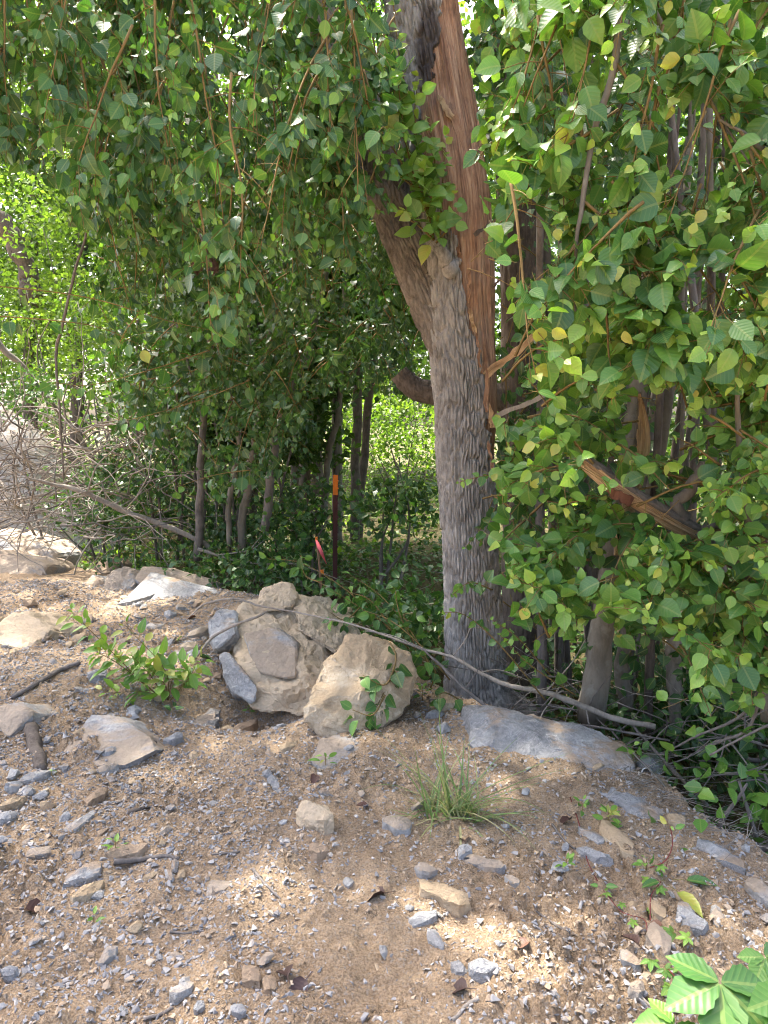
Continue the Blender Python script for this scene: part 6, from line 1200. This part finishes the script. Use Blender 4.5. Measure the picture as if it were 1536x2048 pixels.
put('twig', stick([(400, 470, 4.6, 2), (412, 500, 4.6, 2.5), (420, 528, 4.6, 2)], 5), M_BRANCH, pods)

# ------------------------------------------------------------------ leaves become objects: the largest in view one by one, the rest as one mass per plant
TINTS = [0.05, 0.2, 0.35, 0.5, 0.62, 0.74, 0.86, 0.95]; BENDS = [(0.12, 0.04), (0.26, 0.18), (0.18, 0.40)]
_cache = {}
def leaf_mesh(pl, ti, bi):
    key = (id(pl.tm), pl.mat.name, ti, bi, pl.leaf_name)
    if key not in _cache:
        fo, be = BENDS[bi]; u, y_, z_ = leaf_local(pl.tm[0], np.array([fo]), np.array([be]), np.array([0.03])); lv = np.where(pl.tm[0][:, 1] < 0, -1, pl.tm[0][:, 1])
        if len(lv) > 4 and lv[-4] < 0: lv[-4:] = -1
        V = np.stack([u[0], y_[0] + (0.42 if lv[-1] < 0 else 0), z_[0]], -1)
        _cache[key] = mesh('leaf', V, pl.tm[1], None, (pl.mat,), True, {'tint': np.full(len(V), TINTS[ti]), 'lu': pl.tm[0][:, 0], 'lv': lv})
    return _cache[key]
GAPS = [(gp(*q), r_) for q, r_ in [((960, 1880), .13), ((1040, 1935), .14), ((500, 1795), .11), ((885, 1835), .08), ((560, 1740), .07), ((1290, 1985), .10), ((420, 1990), .09)]]   # gaps in the crown that let the sun through
def sunlit_gap(P):
    k = np.ones(len(P), bool); s_ = np.array(to_sun)
    for c_, r_ in GAPS:
        v = P - c_; k &= np.linalg.norm(v - (v @ s_)[:, None] * s_, axis=1) > r_
    return k
for pl in ALL_PLANTS:
    if pl.root in (pear, veil.root, bough.root, sap.root): pl.flush(); pl.L = [[q[m_] for q in a_] for a_ in pl.L for m_ in [sunlit_gap(a_[0])]]
G = [pl.gathered() if (pl.L or pl.pend) else None for pl in ALL_PLANTS]
CELL = 9; gw, gh = 1536 // CELL + 2, 2048 // CELL + 2; zbuf = np.full((gh, gw), 1e9)
meta = []
for a in G:
    if a is None: meta.append(None); continue
    px, py, dep = proj(a[0] + a[1] * a[3][:, None] * 0.9); sz = a[3] * F / np.maximum(dep, .1); ok = (px > 8) & (px < 1528) & (py > 8) & (py < 2040) & (dep > .5)
    facing = np.abs(np.sum(a[2] * unit(a[0] - [0, 0, CAMZ]), -1)); meta.append((px, py, dep, sz, ok, facing)); ix, iy = np.clip((px / CELL).astype(int), 0, gw - 2), np.clip((py / CELL).astype(int), 0, gh - 2)
    for dx in (-1, 0, 1):
        for dy in (-1, 0, 1):
            m_ = ok & (facing > .25) & ((dx == 0) & (dy == 0) | (sz > 26)); np.minimum.at(zbuf, (np.clip(iy[m_] + dy, 0, gh - 1), np.clip(ix[m_] + dx, 0, gw - 1)), dep[m_])
n_leaf = 0
for pl, a, me_ in zip(ALL_PLANTS, G, meta):
    if a is None: continue
    P, D, Nn, S, W, Tt, B = a; n = len(P); single = np.zeros(n, bool)
    if pl.pieces:
        px, py, dep, sz, ok, facing = me_; ix, iy = np.clip((px / CELL).astype(int), 0, gw - 2), np.clip((py / CELL).astype(int), 0, gh - 2)
        score = np.where(ok, sz * (0.3 + facing), 0) * np.where(dep <= zbuf[iy, ix] + 0.06, 1.0, 0.05 if n > pl.pieces else 1.0)
        order = np.argsort(-score)[:pl.pieces]; single[order[score[order] > (3 if n > pl.pieces else 0)]] = True
        sd = np.cross(D, Nn); base = pl.root.location
        for i in np.where(single)[0]:
            ti = int(np.argmin([abs(Tt[i] - q) for q in TINTS])); bi = int(np.argmin([abs(B[i] - q[1]) for q in BENDS])); s_ = S[i]
            o = bpy.data.objects.new(pl.leaf_name, leaf_mesh(pl, ti, bi)); col.objects.link(o); o.parent = pl.root
            x_, y_, z_ = sd[i] * s_ * W[i], D[i] * s_, Nn[i] * s_; q = P[i] - np.array(base)
            o.matrix_basis = Matrix(((x_[0], y_[0], z_[0], q[0]), (x_[1], y_[1], z_[1], q[1]), (x_[2], y_[2], z_[2], q[2]), (0, 0, 0, 1))); n_leaf += 1
    r = ~single
    if r.any():
        P, D, Nn, S, W, Tt, B = (q[r] for q in a); n = len(P); tp, T = pl.mtm; far = tp[-1, 1] >= 0
        u, y_, z_ = leaf_local(tp, rng.uniform(.04, .3, n), B, rng.uniform(-.08, .08, n)); sd = np.cross(D, Nn); lv = np.where(tp[:, 1] < 0, -1, tp[:, 1]).copy()
        if not far: lv[-4:] = -1
        V = P[:, None] + (sd * (S * W)[:, None])[:, None] * u[..., None] + (D * S[:, None])[:, None] * (y_ + (0 if far else .42))[..., None] + (Nn * S[:, None])[:, None] * z_[..., None]
        k = len(tp); TT = (T[None] + (np.arange(n) * k)[:, None, None]).reshape(-1, 3)
        o = link(pl.mass, mesh(pl.mass, V.reshape(-1, 3), TT, None, (pl.mat,), True, {'tint': np.repeat(Tt, k), 'lu': np.tile(tp[:, 0], n), 'lv': np.tile(lv, n)}), pl.root); o['kind'] = 'stuff'
    if pl.tw.V: tag(pl.tw.build('twigs', pl.twm, pl.root), kind='stuff')
print('leaves one by one', n_leaf, 'tris', sum(len(o.data.polygons) for o in bpy.data.objects if o.type == 'MESH'))
